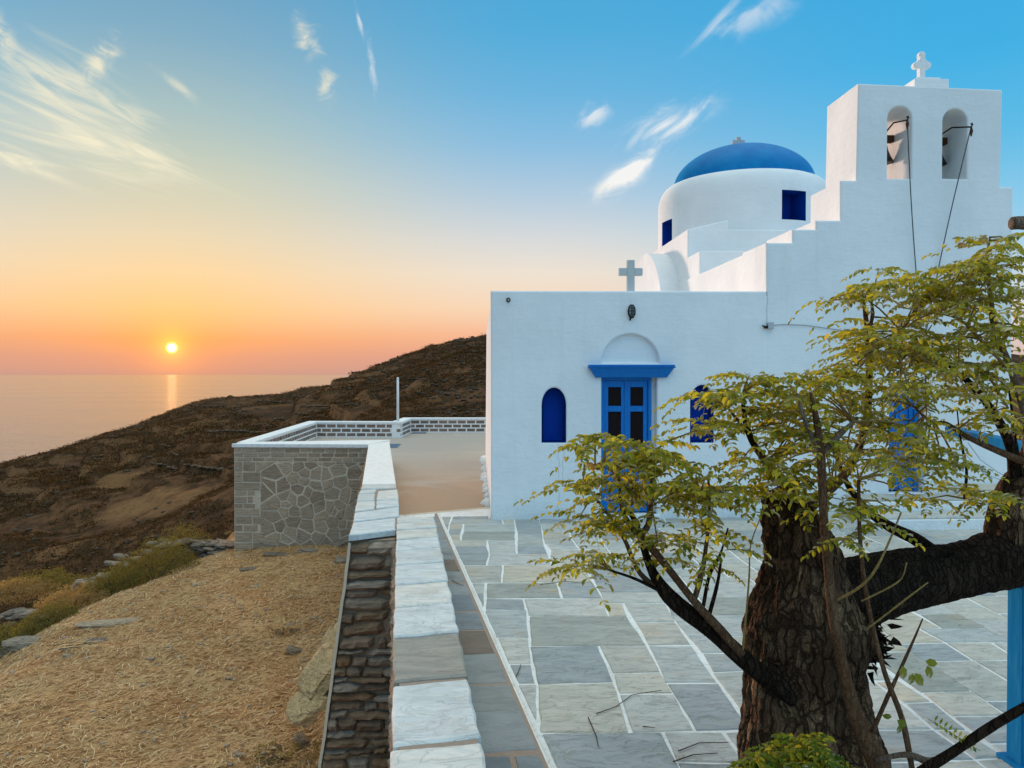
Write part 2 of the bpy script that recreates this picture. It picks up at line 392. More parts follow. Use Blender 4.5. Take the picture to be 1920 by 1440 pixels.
flag_m = stone_mat('slate_flagstone', [(.49, .50, .46), (.61, .59, .53), (.53, .51, .45), (.42, .44, .43), (.62, .55, .44), (.54, .54, .49), (.42, .42, .37), (.60, .56, .48), (.40, .42, .41), (.50, .515, .49), (.40, .42, .42), (.59, .575, .53)], (.52, .39, .26), 1.5, (1, 2.4, 1), 1., .014)
strip_m = stone_mat('border_slate', [(.29, .31, .315), (.25, .27, .28), (.32, .325, .31), (.34, .35, .345)], (.14, .13, .12), 1, (1, 2, 1), .5, .006)
brown_slate = stone_mat('brown_slate', [(.24, .19, .15), (.20, .16, .13)], (.15, .11, .08), 1, (1, 3, 1), .5, .006)
cap_m = stone_mat('pale_capstone', [(.68, .67, .62), (.73, .71, .65), (.62, .63, .60), (.70, .66, .58), (.66, .68, .66)], (.50, .43, .34), 1.2, (1, 2.2, 1), .9, .014)
tan_cap = stone_mat('tan_capstone', [(.40, .35, .29), (.36, .33, .28)], (.28, .23, .18), 1.2, (1, 3, 1), .8, .012)
def m_mortarw(t):
    n = t.noise(t.pos, 25, 5, .6); n2 = t.noise(t.pos, 1.1, 3); c = t.mix(t.smooth(n, .45, .75), (.84, .84, .81), (.64, .62, .58))
    setc(t, t.mix(t.m('MULTIPLY', t.smooth(n2, .5, .7), .35), c, (.55, .48, .40)), .9, bump(t, n, .6, .01))
lime_joint = mat('white_lime_joint', m_mortarw)
pink_mortar = simple('pink_mortar', (.44, .33, .26), .9, 0, 40, .35)
wall_mortar = simple('brown_mortar', (.40, .29, .20), .95, 0, 35, .4)
parge = simple('pale_sunlit_mortar', (.74, .63, .48), .95, 0, 30, .3)  # pale mortar, lightened further for sunlight painted on the high wall's edge
def m_bastion_mortar(t):
    n = t.noise(t.pos, 18, 5, .6); setc(t, t.mix(t.smooth(n, .35, .75), (.66, .54, .41), (.50, .39, .285)), .95, bump(t, n, .6, .01))
bastion_mortar = mat('grey_pointing', m_bastion_mortar)
bast_m = stone_mat('brown_rubble_stone', [(.42, .31, .215), (.47, .35, .245), (.37, .27, .185), (.43, .325, .23), (.50, .37, .255)], (.19, .125, .08), 2.2, (1, 1, 3.5), 1., .03, False, .9)
dark_m = stone_mat('dark_bedded_stone', [(.30, .205, .14), (.36, .27, .195), (.22, .145, .095), (.31, .20, .12), (.42, .325, .245), (.29, .17, .09)], (.11, .07, .045), 2.2, (1, 1, 4), 1., .03, False, .9)
brick_m = stone_mat('brown_stone_brick', [(.23, .165, .13), (.27, .195, .15), (.19, .14, .11), (.25, .18, .135)], (.14, .10, .075), 2, (1, 1, 2), .6, .01, False, .85)
rock_m = stone_mat('pale_schist', [(.43, .33, .22), (.50, .385, .26), (.37, .285, .195)], (.20, .15, .10), 1.6, (1, 3, 4), 1., .05, True, .85)
grey_rock_m = stone_mat('grey_schist', [(.30, .24, .18), (.36, .29, .215), (.24, .19, .145)], (.13, .10, .07), 1.6, (1, 3, 4), 1., .05, True, .85)
def m_concrete(t):
    n = t.noise(t.pos, .45, 5, .6, .6); n2 = t.noise(t.mapping(t.pos, (1, 3, 1)), 5, 6, .65); n3 = t.noise(t.pos, 60, 3)
    sp = t.new('ShaderNodeSeparateXYZ'); t.put(sp.inputs[0], t.pos)
    far = t.smooth(t.m('ADD', sp.outputs[1], t.m('MULTIPLY', n, 5)), 16.5, 20.5)
    c = t.mix(far, (.47, .335, .235), (.45, .385, .325))
    c = t.mix(t.m('MULTIPLY', t.smooth(n, .52, .66), .6), c, (.52, .45, .38)); c = t.mix(t.m('MULTIPLY', t.smooth(n2, .5, .75), .4), c, (.34, .24, .17))
    setc(t, c, .9, bump(t, t.m('ADD', n2, n3), .3, .01))
concrete = mat('stained_concrete', m_concrete)
def m_straw(t):
    c = t.ramp(isl(t), [(0, (.46, .27, .11)), (.3, (.64, .42, .20)), (.55, (.82, .60, .32)), (.75, (.26, .12, .05)), (.9, (.50, .28, .125)), (1, (.92, .76, .48))]); setc(t, c, .8)
straw_m = mat('dry_straw', m_straw)
def leafy(name, pts, tr=.4, gloss=True):
    def f(t):
        c = t.ramp(isl(t), pts); d = t.new('ShaderNodeBsdfDiffuse'); l = t.new('ShaderNodeBsdfTranslucent'); g = t.new('ShaderNodeBsdfGlossy'); g.inputs[1].default_value = .45
        t.put(d.inputs[0], c); t.put(l.inputs[0], t.mix(1, c, (1.5, 1.35, .6), 'MULTIPLY'))
        m1 = t.new('ShaderNodeMixShader'); m1.inputs[0].default_value = tr; t.l.new(d.outputs[0], m1.inputs[1]); t.l.new(l.outputs[0], m1.inputs[2])
        fr = t.new('ShaderNodeFresnel'); fr.inputs[0].default_value = 1.3
        m2 = t.new('ShaderNodeMixShader'); t.l.new(t.m('MULTIPLY', fr.outputs[0], .5), m2.inputs[0]); t.l.new(m1.outputs[0], m2.inputs[1]); t.l.new(g.outputs[0], m2.inputs[2])
        t.l.new((m2 if gloss else m1).outputs[0], t.o.inputs[0])
    return mat(name, f)
leaf_m = leafy('olive_green_leaf', [(0, (.22, .215, .016)), (.3, (.38, .335, .024)), (.5, (.12, .15, .014)), (.75, (.50, .43, .035)), (.93, (.26, .28, .02)), (1, (.62, .45, .05))], .45)
leaf_bright = leafy('fresh_green_leaf', [(0, (.045, .10, .006)), (.4, (.10, .15, .010)), (.75, (.19, .20, .015)), (1, (.32, .27, .02))], .45)
dead_leaf = leafy('dead_leaf', [(0, (.22, .12, .06)), (1, (.32, .2, .1))], .3)
scrub_m = leafy('hill_scrub', [(0, (.030, .017, .008)), (.35, (.062, .034, .014)), (.65, (.10, .05, .021)), (.9, (.042, .032, .011)), (1, (.14, .078, .034))], .15, False)
shrub_m = leafy('yellow_green_shrub', [(0, (.13, .12, .03)), (.4, (.20, .17, .05)), (.7, (.09, .085, .025)), (1, (.28, .21, .08))], .3, False)
tuft_m = leafy('dry_grass', [(0, (.30, .19, .08)), (.5, (.40, .27, .12)), (1, (.22, .14, .06))], .3, False)
def bark(name, a, b, c, sc_=1, st=.9, zs=.19):
    def f(t):
        wv = t.new('ShaderNodeTexNoise'); t.put(wv.inputs['Vector'], t.pos); wv.inputs['Scale'].default_value = 7*sc_; wv.inputs['Detail'].default_value = 4
        p = t.v('ADD', t.mapping(t.pos, (1, 1, zs)), t.scale(wv.outputs[1], .11/sc_))
        vo = t.new('ShaderNodeTexVoronoi', feature='DISTANCE_TO_EDGE'); t.put(vo.inputs['Vector'], p); vo.inputs['Scale'].default_value = 25*sc_
        v2 = t.new('ShaderNodeTexVoronoi', feature='DISTANCE_TO_EDGE'); t.put(v2.inputs['Vector'], p); v2.inputs['Scale'].default_value = 62*sc_
        cell = t.new('ShaderNodeTexVoronoi', feature='F1'); t.put(cell.inputs['Vector'], p); cell.inputs['Scale'].default_value = 25*sc_
        cs = t.new('ShaderNodeSeparateColor'); t.put(cs.inputs[0], cell.outputs['Color'])
        e = t.smooth(vo.outputs['Distance'], 0, .16); e2 = t.smooth(v2.outputs['Distance'], 0, .25); q = t.noise(t.pos, 5*sc_, 5, .6); k = t.noise(t.mapping(t.pos, (1, 1, .5)), 70*sc_, 5, .65)
        cc = t.mix(t.m('MULTIPLY', t.m('POWER', cs.outputs[0], 1.6), .75), b, c); cc = t.mix(t.m('MULTIPLY', t.smooth(q, .40, .58), .8), cc, t.mix(.5, b, a)); cc = t.mix(t.m('MULTIPLY', t.smooth(k, .5, .72), .6), cc, a)
        cc = t.mix(t.m('MULTIPLY', .8, t.m('SUBTRACT', 1, t.m('MULTIPLY', e, t.m('ADD', .6, t.m('MULTIPLY', e2, .4))))), cc, a)
        h = t.m('ADD', t.m('ADD', t.m('MULTIPLY', e, .8), t.m('MULTIPLY', e2, .3)), t.m('ADD', t.m('MULTIPLY', k, .35), t.m('MULTIPLY', cs.outputs[1], .4)))
        setc(t, cc, .92, bump(t, h, st, .022))
    return mat(name, f)
bark_m = bark('old_cracked_bark', (.024, .014, .009), (.125, .068, .038), (.42, .265, .145), 1, 1.); limb_m = bark('dark_limb_bark', (.014, .009, .006), (.042, .027, .018), (.08, .052, .034), 1.3, 1.)
shoot_m = bark('red_brown_bark', (.07, .035, .018), (.16, .085, .045), (.20, .13, .08), 2, .5); twig_m = bark('green_twig_bark', (.18, .115, .04), (.34, .25, .09), (.20, .11, .05), 3, .3)
grey_bark = bark('grey_branch_bark', (.10, .07, .05), (.22, .16, .12), (.28, .22, .17), 2, .6)
def m_sea(t):
    v = t.pos; d = t.new('ShaderNodeCameraData').outputs['View Distance'] if False else None
    n = t.noise(t.mapping(v, (.012, .03, 1)), 1, 5, .6); n2 = t.noise(t.mapping(v, (.0006, .0022, 1)), 1, 4, .6)
    setc(t, (.115, .105, .105), t.m('ADD', .10, t.m('MULTIPLY', n2, .08)), bump(t, n, .55, 6.))  # base tone lifted and warmed: haze over the water painted in
    t.p.inputs['IOR'].default_value = 1.33; t.p.inputs['Specular IOR Level'].default_value = .5
sea_m = mat('calm_sea', m_sea)

# ------------------------------------------------------------------ layout taken off the photograph
ZC = .4                                   # coping height over the pavement
ZT = -.14                                 # terrace floor
YF = on_z(918, 975, 0).y                  # chapel front
print('YF', YF, 'corner', on_z(918, 975, 0), 'wall near', on_z(735, 1440, ZC), on_z(745, 970, ZC), on_z(910, 1440, ZC), on_z(813, 966, ZC))
wl0, wl1 = on_z(735, 1440, ZC), on_z(745, 972, ZC); wr0, wr1 = on_z(910, 1440, ZC), on_z(813, 966, ZC)
bA, bB = on_z(655, 1002, ZC), on_z(746, 996, ZC)              # near end of the high wall
bC, bD = on_z(691, 833, ZC), on_z(730, 827, ZC)               # its far end at the bastion corner
bL = on_z(439, 832, ZC)                                       # bastion outer corner
pF = on_z(583, 790, ZC); pK = on_z(752, 790.5, ZC); pK2 = on_z(769, 783.5, ZC); pR = on_z(930, 783.5, ZC)
print('bast', bA, bB, bC, bD, bL, pF, pK, pK2, pR)
brow = [on_z(-120, 1330, -2.35), on_z(0, 1252, -2.3), on_z(90, 1174, -2.3), on_z(183, 1128, -2.3), on_z(250, 1106, -2.3), on_z(333, 1077, -2.28), on_z(385, 1045, -2.25), on_z(418, 1030, -2.2)]
print('brow', brow)

# ------------------------------------------------------------------ terrain
def px_az(px): return math.atan((px-960)/F)+YAW
def tan_el(px, y): return (702-y)/math.hypot(F, px-960)
prof = [(-900, 950, 150, 55, -18), (-300, 905, 160, 48, -15), (0, 873, 180, 44, -12.8), (130, 838, 200, 44, -12.2), (260, 795, 220, 44, -11.3), (380, 748, 240, 44, -9.5), (440, 742, 245, 44, -8.5), (545, 739, 250, 46, -6),
        (600, 728, 245, 46, -5), (650, 709, 238, 46, -4), (760, 668, 215, 46, -3.2), (850, 642, 200, 45, -3), (912, 630, 195, 45, -3), (1100, 610, 190, 45, -3), (1500, 640, 190, 45, -3.5), (2300, 700, 190, 45, -4), (4000, 720, 190, 45, -5)]
azs = np.array([px_az(p[0]) for p in prof]); rrs = np.array([p[2] for p in prof], float); zrs = np.array([2+tan_el(p[0], p[1])*p[2] for p in prof]); rvs = np.array([p[3] for p in prof], float); zvs = np.array([p[4] for p in prof])
bx = np.array([-14]+[b.x for b in brow]+[bL.x-.6, bL.x-.6, 20.]); by = np.array([-30]+[b.y for b in brow]+[19., 28.5, 29.5])
wallx_y = np.array([-20, wl0.y, bA.y, bC.y, 40]); wallx_x = np.array([wl0.x-.3, wl0.x, bA.x, bC.x, bC.x])
def height(x, y):
    x = np.asarray(x, float); y = np.asarray(y, float); r = np.hypot(x, y); az = np.arctan2(x, y)
    rr = np.interp(az, azs, rrs); zr = np.interp(az, azs, zrs); rv = np.interp(az, azs, rvs); zv = np.interp(az, azs, zvs)
    s = (r-rv)/(rr-rv); far = zv+(zr-zv)*np.clip(s, 0, 1)**1.05
    amp = sstep(s, -.05, .25)*(1-.45*sstep(s, .75, 1.0))
    rough = (fbm(x/26, y/26, 3)*2.4+fbm(x/7, y/7, 11)*.75+np.abs(fbm(x/3.1, y/3.1, 23))*.55)
    far = far+rough*amp
    q = far+fbm(x/40, y/40, 31)*3; step = 2.1; ph = q/step-np.floor(q/step)
    terr = (sstep(ph, .35, .55)-ph)*step*.95                       # farm terraces
    tm = sstep(fbm(x/60, y/60, 41, 2), -.34, -.06)*sstep(r, 75, 110)*(1-sstep(az, R(-12), R(-4)))
    far = far+terr*tm*(1-sstep(s, .93, 1.0))
    crag = sstep(fbm(x/18, y/18, 51), .02, .4)*sstep(az, R(-11), R(-4))*sstep(r, 55, 80)
    far = far+crag*(np.abs(fbm(x/4, y/4, 61))*2.2)
    far = np.where(s > 1, far-(r-rr)*.55, far)
    xb = np.interp(y, by, bx); t = xb-x                             # metres beyond the brow
    wx = np.interp(y, wallx_y, wallx_x)
    k = np.clip((wx-x)/np.maximum(wx-xb, 1), 0, 1)
    shelf = -2.15+.022*np.clip(y-7.5, 0, 11)-.22*k**1.3
    shelf = shelf+fbm(x/2.2, y/2.2, 71)*.10+fbm(x/.5, y/.5, 73, 3)*.035
    shelf = np.where(x > wx+.2, -2.6, shelf)
    shelf = shelf-(sstep(t, -.6, 3.)*1.6+np.clip(t-1, 0, 30)*.55)+sstep(t, 0, 1.5)*fbm(x/1.3, y/1.3, 79)*.5
    # one smooth hand-over from the shelf to the hillside
    g = sstep(r, 27, 44); gl = np.maximum(g, sstep(t, 4., 11.))
    return np.maximum(shelf, -16)*(1-gl)+far*gl
def gnd(px, py):
    """where the ray through a photo pixel meets the terrain"""
    d = ray(px, py); t = 4.
    while t < 400:
        p = EYE+d*t
        if p.z < float(height(p.x, p.y)): return p
        t += .05+t*.002
    return EYE+d*30
CLEAR = [(gnd(a, b), rx_, ry_, st) for a, b, rx_, ry_, st in ((255, 952, 5, 5, 1.), (335, 935, 4, 4, .8), (228, 912, 3, 5, .8), (175, 872, 2.2, 8, .6), (108, 1030, 2, 2.5, .7), (372, 800, 5, 6, .45), (250, 850, 2.5, 7, .4))]
def m_ground(t):
    n = t.noise(t.pos, .9, 6, .62); n2 = t.noise(t.mapping(t.pos, (1, 1, 1), (0, 0, .5)), 11, 6, .7); n3 = t.noise(t.pos, .012, 4, .6); n4 = t.noise(t.mapping(t.pos, (1, 1, 3)), .11, 7, .68, .5)
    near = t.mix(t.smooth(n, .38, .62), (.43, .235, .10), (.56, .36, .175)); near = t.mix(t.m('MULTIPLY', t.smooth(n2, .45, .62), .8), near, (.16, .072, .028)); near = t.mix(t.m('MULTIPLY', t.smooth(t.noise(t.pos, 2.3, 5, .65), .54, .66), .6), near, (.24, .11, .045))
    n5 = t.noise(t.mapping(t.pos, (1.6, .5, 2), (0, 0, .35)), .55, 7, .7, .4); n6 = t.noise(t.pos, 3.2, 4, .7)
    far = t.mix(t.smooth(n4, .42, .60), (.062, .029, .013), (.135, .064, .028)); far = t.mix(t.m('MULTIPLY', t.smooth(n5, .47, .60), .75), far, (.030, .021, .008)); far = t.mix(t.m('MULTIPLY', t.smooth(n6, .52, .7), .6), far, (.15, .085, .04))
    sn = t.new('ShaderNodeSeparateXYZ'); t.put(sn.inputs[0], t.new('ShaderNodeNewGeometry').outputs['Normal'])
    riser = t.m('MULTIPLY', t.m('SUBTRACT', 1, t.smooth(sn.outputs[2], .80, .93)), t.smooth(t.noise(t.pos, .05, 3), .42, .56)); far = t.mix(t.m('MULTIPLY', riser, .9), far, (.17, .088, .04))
    cl = 0.
    for (c, rx_, ry_, st) in CLEAR:
        q = t.v('LENGTH', t.v('MULTIPLY', t.v('SUBTRACT', t.pos, tuple(c)), (1/rx_, 1/ry_, .02))); q = t.m('ADD', q, t.m('MULTIPLY', t.m('SUBTRACT', n4, .5), 2.6)); k = t.m('MULTIPLY', t.m('SUBTRACT', 1, t.smooth(q, .55, 1.1)), st); cl = t.m('MAXIMUM', k, cl)
    far = t.mix(t.m('MULTIPLY', cl, t.smooth(t.m('ADD', n6, n5), .75, 1.05)), far, (.23, .12, .05)); far = t.mix(t.m('MULTIPLY', cl, .3), far, (.20, .10, .042))
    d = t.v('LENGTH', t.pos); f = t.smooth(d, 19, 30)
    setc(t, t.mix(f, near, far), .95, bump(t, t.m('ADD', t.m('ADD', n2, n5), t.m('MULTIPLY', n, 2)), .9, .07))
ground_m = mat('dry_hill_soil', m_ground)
aa = np.concatenate([np.radians(np.linspace(-180, -52, 50)[:-1]), np.radians(np.linspace(-52, 46, 620)), np.radians(np.linspace(46, 180, 50)[1:])])
rad = np.concatenate([np.geomspace(3., 40, 170), np.geomspace(40, 300, 260)[1:], np.geomspace(300, 800, 20)[1:]])
RR, AA = np.meshgrid(rad, aa, indexing='ij'); X = RR*np.sin(AA); Y = RR*np.cos(AA); Z = height(X, Y)
nr, na = X.shape; idx = np.arange(nr*na).reshape(nr, na)
quads = np.stack([idx[:-1, :-1], idx[:-1, 1:], idx[1:, 1:], idx[1:, :-1]], -1)[:, :, ::-1].reshape(-1, 4)
me = bpy.data.meshes.new('hillside'); me.vertices.add(nr*na); me.vertices.foreach_set('co', np.stack([X, Y, Z], -1).ravel())
me.loops.add(quads.size); me.loops.foreach_set('vertex_index', quads.ravel().astype(np.int32)); me.polygons.add(len(quads))
me.polygons.foreach_set('loop_start', np.arange(0, quads.size, 4, dtype=np.int32)); me.polygons.foreach_set('use_smooth', np.ones(len(quads), bool))
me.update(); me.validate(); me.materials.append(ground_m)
hill = bpy.data.objects.new('hillside', me); col.objects.link(hill); hill['kind'] = 'structure'
m = MB(); S = 260000; n = 48
m.add([(0, 0, -150)]+[(S*math.cos(2*math.pi*i/n), S*math.sin(2*math.pi*i/n), -150) for i in range(n)], [(0, i+1, (i+1) % n+1) for i in range(n)])
m.build('sea', sea_m, kind='structure')

def tri_obj(name, V, Fc, mt, parent=None, kind='stuff', smooth=False):
    """V (n,3), Fc (k,3) arrays -> one mesh"""
    me = bpy.data.meshes.new(name); me.vertices.add(len(V)); me.vertices.foreach_set('co', np.asarray(V, float).ravel())
    Fc = np.asarray(Fc, np.int32); me.loops.add(Fc.size); me.loops.foreach_set('vertex_index', Fc.ravel()); me.polygons.add(len(Fc)); me.polygons.foreach_set('loop_start', np.arange(0, Fc.size, 3, dtype=np.int32))
    if smooth: me.polygons.foreach_set('use_smooth', np.ones(len(Fc), bool))
    me.update(); me.validate(); me.materials.append(mt); o = bpy.data.objects.new(name, me); col.objects.link(o)
    if parent is not None: o.parent = parent
    if kind: o['kind'] = kind
    return o
def tufts(C, size, flat, leaves, elong=1.):
    """clumps of small leaf triangles round the points C"""
    n = len(C); k = leaves; N = n*k
    ctr = np.repeat(C, k, 0); sz = np.repeat(size, k)[:, None]
    off = rng.normal(size=(N, 3)); off /= np.linalg.norm(off, axis=1)[:, None]; off *= rng.random((N, 1))**.5
    off[:, 2] = np.abs(off[:, 2])*flat; p = ctr+off*sz
    a = rng.normal(size=(N, 3)); a /= np.linalg.norm(a, axis=1)[:, None]; b = np.cross(a, rng.normal(size=(N, 3))); b /= np.linalg.norm(b, axis=1)[:, None]
    ls = sz*(.28+.3*rng.random((N, 1)))
    V = np.stack([p-a*ls*.5*elong, p+b*ls*.35, p+a*ls*.6*elong], 1).reshape(-1, 3); return V, np.arange(3*N).reshape(-1, 3)
# scrub over the hill, denser nearby
n = 110000
az_ = np.radians(rng.uniform(-46, 4, n)); r_ = np.exp(rng.uniform(np.log(34), np.log(250), n)); x_ = r_*np.sin(az_); y_ = r_*np.cos(az_)
dens = fbm(x_/9, y_/9, 91)+.35*fbm(x_/30, y_/30, 92); keep = dens > -.24
x_, y_, r_ = x_[keep], y_[keep], r_[keep]; C = np.stack([x_, y_, height(x_, y_)+.02], 1); s_ = rng.uniform(.18, .55, len(x_))*np.clip(r_/85, .45, 1.6)
V, Fc = tufts(C, s_, .6, 6); tri_obj('scrub', V, Fc, scrub_m)
# loose rocks over the hill
n = 3600; az_ = np.radians(np.concatenate([rng.uniform(-14, 3, 2700), rng.uniform(-44, -14, 900)])); r_ = np.exp(rng.uniform(np.log(48), np.log(200), n)); x_ = r_*np.sin(az_); y_ = r_*np.cos(az_)
kk = fbm(x_/12, y_/12, 95) > -.05; x_, y_, r_ = x_[kk], y_[kk], r_[kk]
octv = np.array([(1, 0, 0), (0, 1, 0), (-1, 0, 0), (0, -1, 0), (0, 0, 1), (0, 0, -1), (.6, .6, .5), (-.6, .6, .5), (-.6, -.6, .5), (.6, -.6, .5)], float)
octf = np.array([(0, 6, 4), (6, 1, 4), (1, 7, 4), (7, 2, 4), (2, 8, 4), (8, 3, 4), (3, 9, 4), (9, 0, 4), (0, 1, 6), (1, 2, 7), (2, 3, 8), (3, 0, 9), (1, 0, 5), (2, 1, 5), (3, 2, 5), (0, 3, 5)])
def pebbles(name, C, size, mt, parent=None):
    n = len(C); V = octv[None]*(1+rng.uniform(-.35, .35, (n, 10, 3)))*np.stack([size, size*rng.uniform(.5, 1, n), size*rng.uniform(.3, .6, n)], 1)[:, None, :]
    a = rng.uniform(0, 6.28, n); ca_, sa_ = np.cos(a)[:, None], np.sin(a)[:, None]
    V = np.stack([V[:, :, 0]*ca_-V[:, :, 1]*sa_, V[:, :, 0]*sa_+V[:, :, 1]*ca_, V[:, :, 2]], -1)+C[:, None, :]
    Fx = (octf[None]+(np.arange(n)*10)[:, None, None]).reshape(-1, 3); return tri_obj(name, V.reshape(-1, 3), Fx, mt, parent)
pebbles('hill_rubble', np.stack([x_, y_, height(x_, y_)+.05], 1), rng.uniform(.15, .55, len(x_))*np.clip(r_/110, .5, 1.3), simple('hill_rock', (.12, .085, .058), .95, 0, 3, .5))

# field-terrace walls: rows of rubble that follow the contours
rows = []
for z_ in np.arange(-17, -3.5, 1.1):
    lo, hi = sorted(rng.uniform(-27, -4, 2)); hi = max(hi, lo+7)
    for a_ in np.radians(np.arange(lo, hi, .11)):
        rr_ = np.linspace(225, 85, 90); hh_ = height(rr_*np.sin(a_), rr_*np.cos(a_))-z_; k_ = np.nonzero(hh_[:-1]*hh_[1:] < 0)[0]
        if len(k_): r0_ = rr_[k_[0]]+(rr_[1]-rr_[0])*abs(hh_[k_[0]])/(abs(hh_[k_[0]])+abs(hh_[k_[0]+1])); rows.append((r0_*math.sin(a_), r0_*math.cos(a_), z_+.12))
rows = np.array(rows); pebbles('terrace_rubble', rows+rng.normal(0, .12, rows.shape)*(1, 1, .3), rng.uniform(.25, .5, len(rows)), simple('terrace_stone', (.20, .13, .085), .95, 0, 3, .4)); print('terrace stones', len(rows))
# straw over the shelf
n = 42000; y_ = 6.2+13*rng.random(n)**1.3; xb = np.interp(y_, by, bx)-.8; wx = np.interp(y_, wallx_y, wallx_x); x_ = xb+(wx-xb)*rng.random(n)
z_ = height(x_, y_); L = rng.uniform(.04, .15, n); an = rng.normal(.25, .9, n); wd = .0022+.0028*rng.random(n)
dx, dy = np.cos(an)*L, np.sin(an)*L; x2, y2, x1, y1 = x_+dx, y_+dy, x_+dx*.5+rng.normal(0, .012, n), y_+dy*.5+rng.normal(0, .012, n)
nx, ny = -np.sin(an)*wd, np.cos(an)*wd; li = .006+.035*rng.random(n)**2
V = np.stack([np.stack([x_-nx, y_-ny, z_+.004], 1), np.stack([x_+nx, y_+ny, z_+.004], 1), np.stack([x1-nx, y1-ny, height(x1, y1)+li], 1), np.stack([x1+nx, y1+ny, height(x1, y1)+li], 1), np.stack([x2, y2, height(x2, y2)+.006+li*.6], 1)], 1).reshape(-1, 3)
Fc = (np.array([(0, 1, 3), (0, 3, 2), (2, 3, 4)])[None]+(np.arange(n)*5)[:, None, None]).reshape(-1, 3); tri_obj('straw', V, Fc, straw_m)
n = 1600; y_ = 6.4+11*rng.random(n)**1.2; xb = np.interp(y_, by, bx)-.4; wx = np.interp(y_, wallx_y, wallx_x); x_ = xb+(wx-xb)*rng.random(n)
an = rng.normal(.3, 1.0, n); L = rng.uniform(.12, .38, n); V = []; Fc = []
for q in range(5):
    u = q/4; px_ = x_+np.cos(an+u*.9*np.sin(x_*37))*L*u; py_ = y_+np.sin(an+u*.9*np.sin(x_*37))*L*u; pz_ = height(px_, py_)+.012+.05*np.sin(u*3.1)*rng.random(n)
    V += [np.stack([px_-np.sin(an)*.0025, py_+np.cos(an)*.0025, pz_], 1), np.stack([px_+np.sin(an)*.0025, py_-np.cos(an)*.0025, pz_+.002], 1)]
V = np.stack(V, 1).reshape(-1, 3); base_ = np.array([f for q in range(4) for f in ((2*q, 2*q+1, 2*q+3), (2*q, 2*q+3, 2*q+2))])
tri_obj('straw', V, (base_[None]+(np.arange(n)*10)[:, None, None]).reshape(-1, 3), straw_m)
n = 420; y_ = rng.uniform(6.5, 18, n); xb = np.interp(y_, by, bx); wx = np.interp(y_, wallx_y, wallx_x); x_ = wx-(wx-xb)*rng.random(n)**1.7
pebbles('gravel', np.stack([x_, y_, height(x_, y_)+.004], 1), rng.uniform(.012, .05, n), simple('pale_chips', (.42, .35, .28), .9, 0, 4, .4))

# ------------------------------------------------------------------ rocks, dry-stone remnants, shrubs
def rock(name, c, size, rot, mt, seed, label, cat='rock', group=None, sub=3, parent=None, strata=5.):
    b = bmesh.new(); bmesh.ops.create_icosphere(b, subdivisions=sub, radius=1)
    M = Matrix.Rotation(rot[2], 3, 'Z') @ Matrix.Rotation(rot[1], 3, 'Y') @ Matrix.Rotation(rot[0], 3, 'X')
    for v in b.verts:
        p = v.co.copy(); q = Vector((math.copysign(abs(p.x)**.6, p.x), math.copysign(abs(p.y)**.6, p.y), math.copysign(abs(p.z)**.55, p.z)))
        nv = mnoise.fractal(p*1.3+Vector((seed*3.1, seed, 0)), 1, 2, 4); st = mnoise.noise(Vector((p.x*1.5, seed, p.z*strata)))
        q *= 1+.22*nv+.10*st; v.co = M @ Vector((q.x*size[0], q.y*size[1], q.z*size[2]))+Vector(c)
    me = bpy.data.meshes.new(name); b.to_mesh(me); b.free(); me.materials.append(mt); o = bpy.data.objects.new(name, me); col.objects.link(o)
    if parent is not None: o.parent = parent
    if label: tag(o, label, cat, group)
    return o
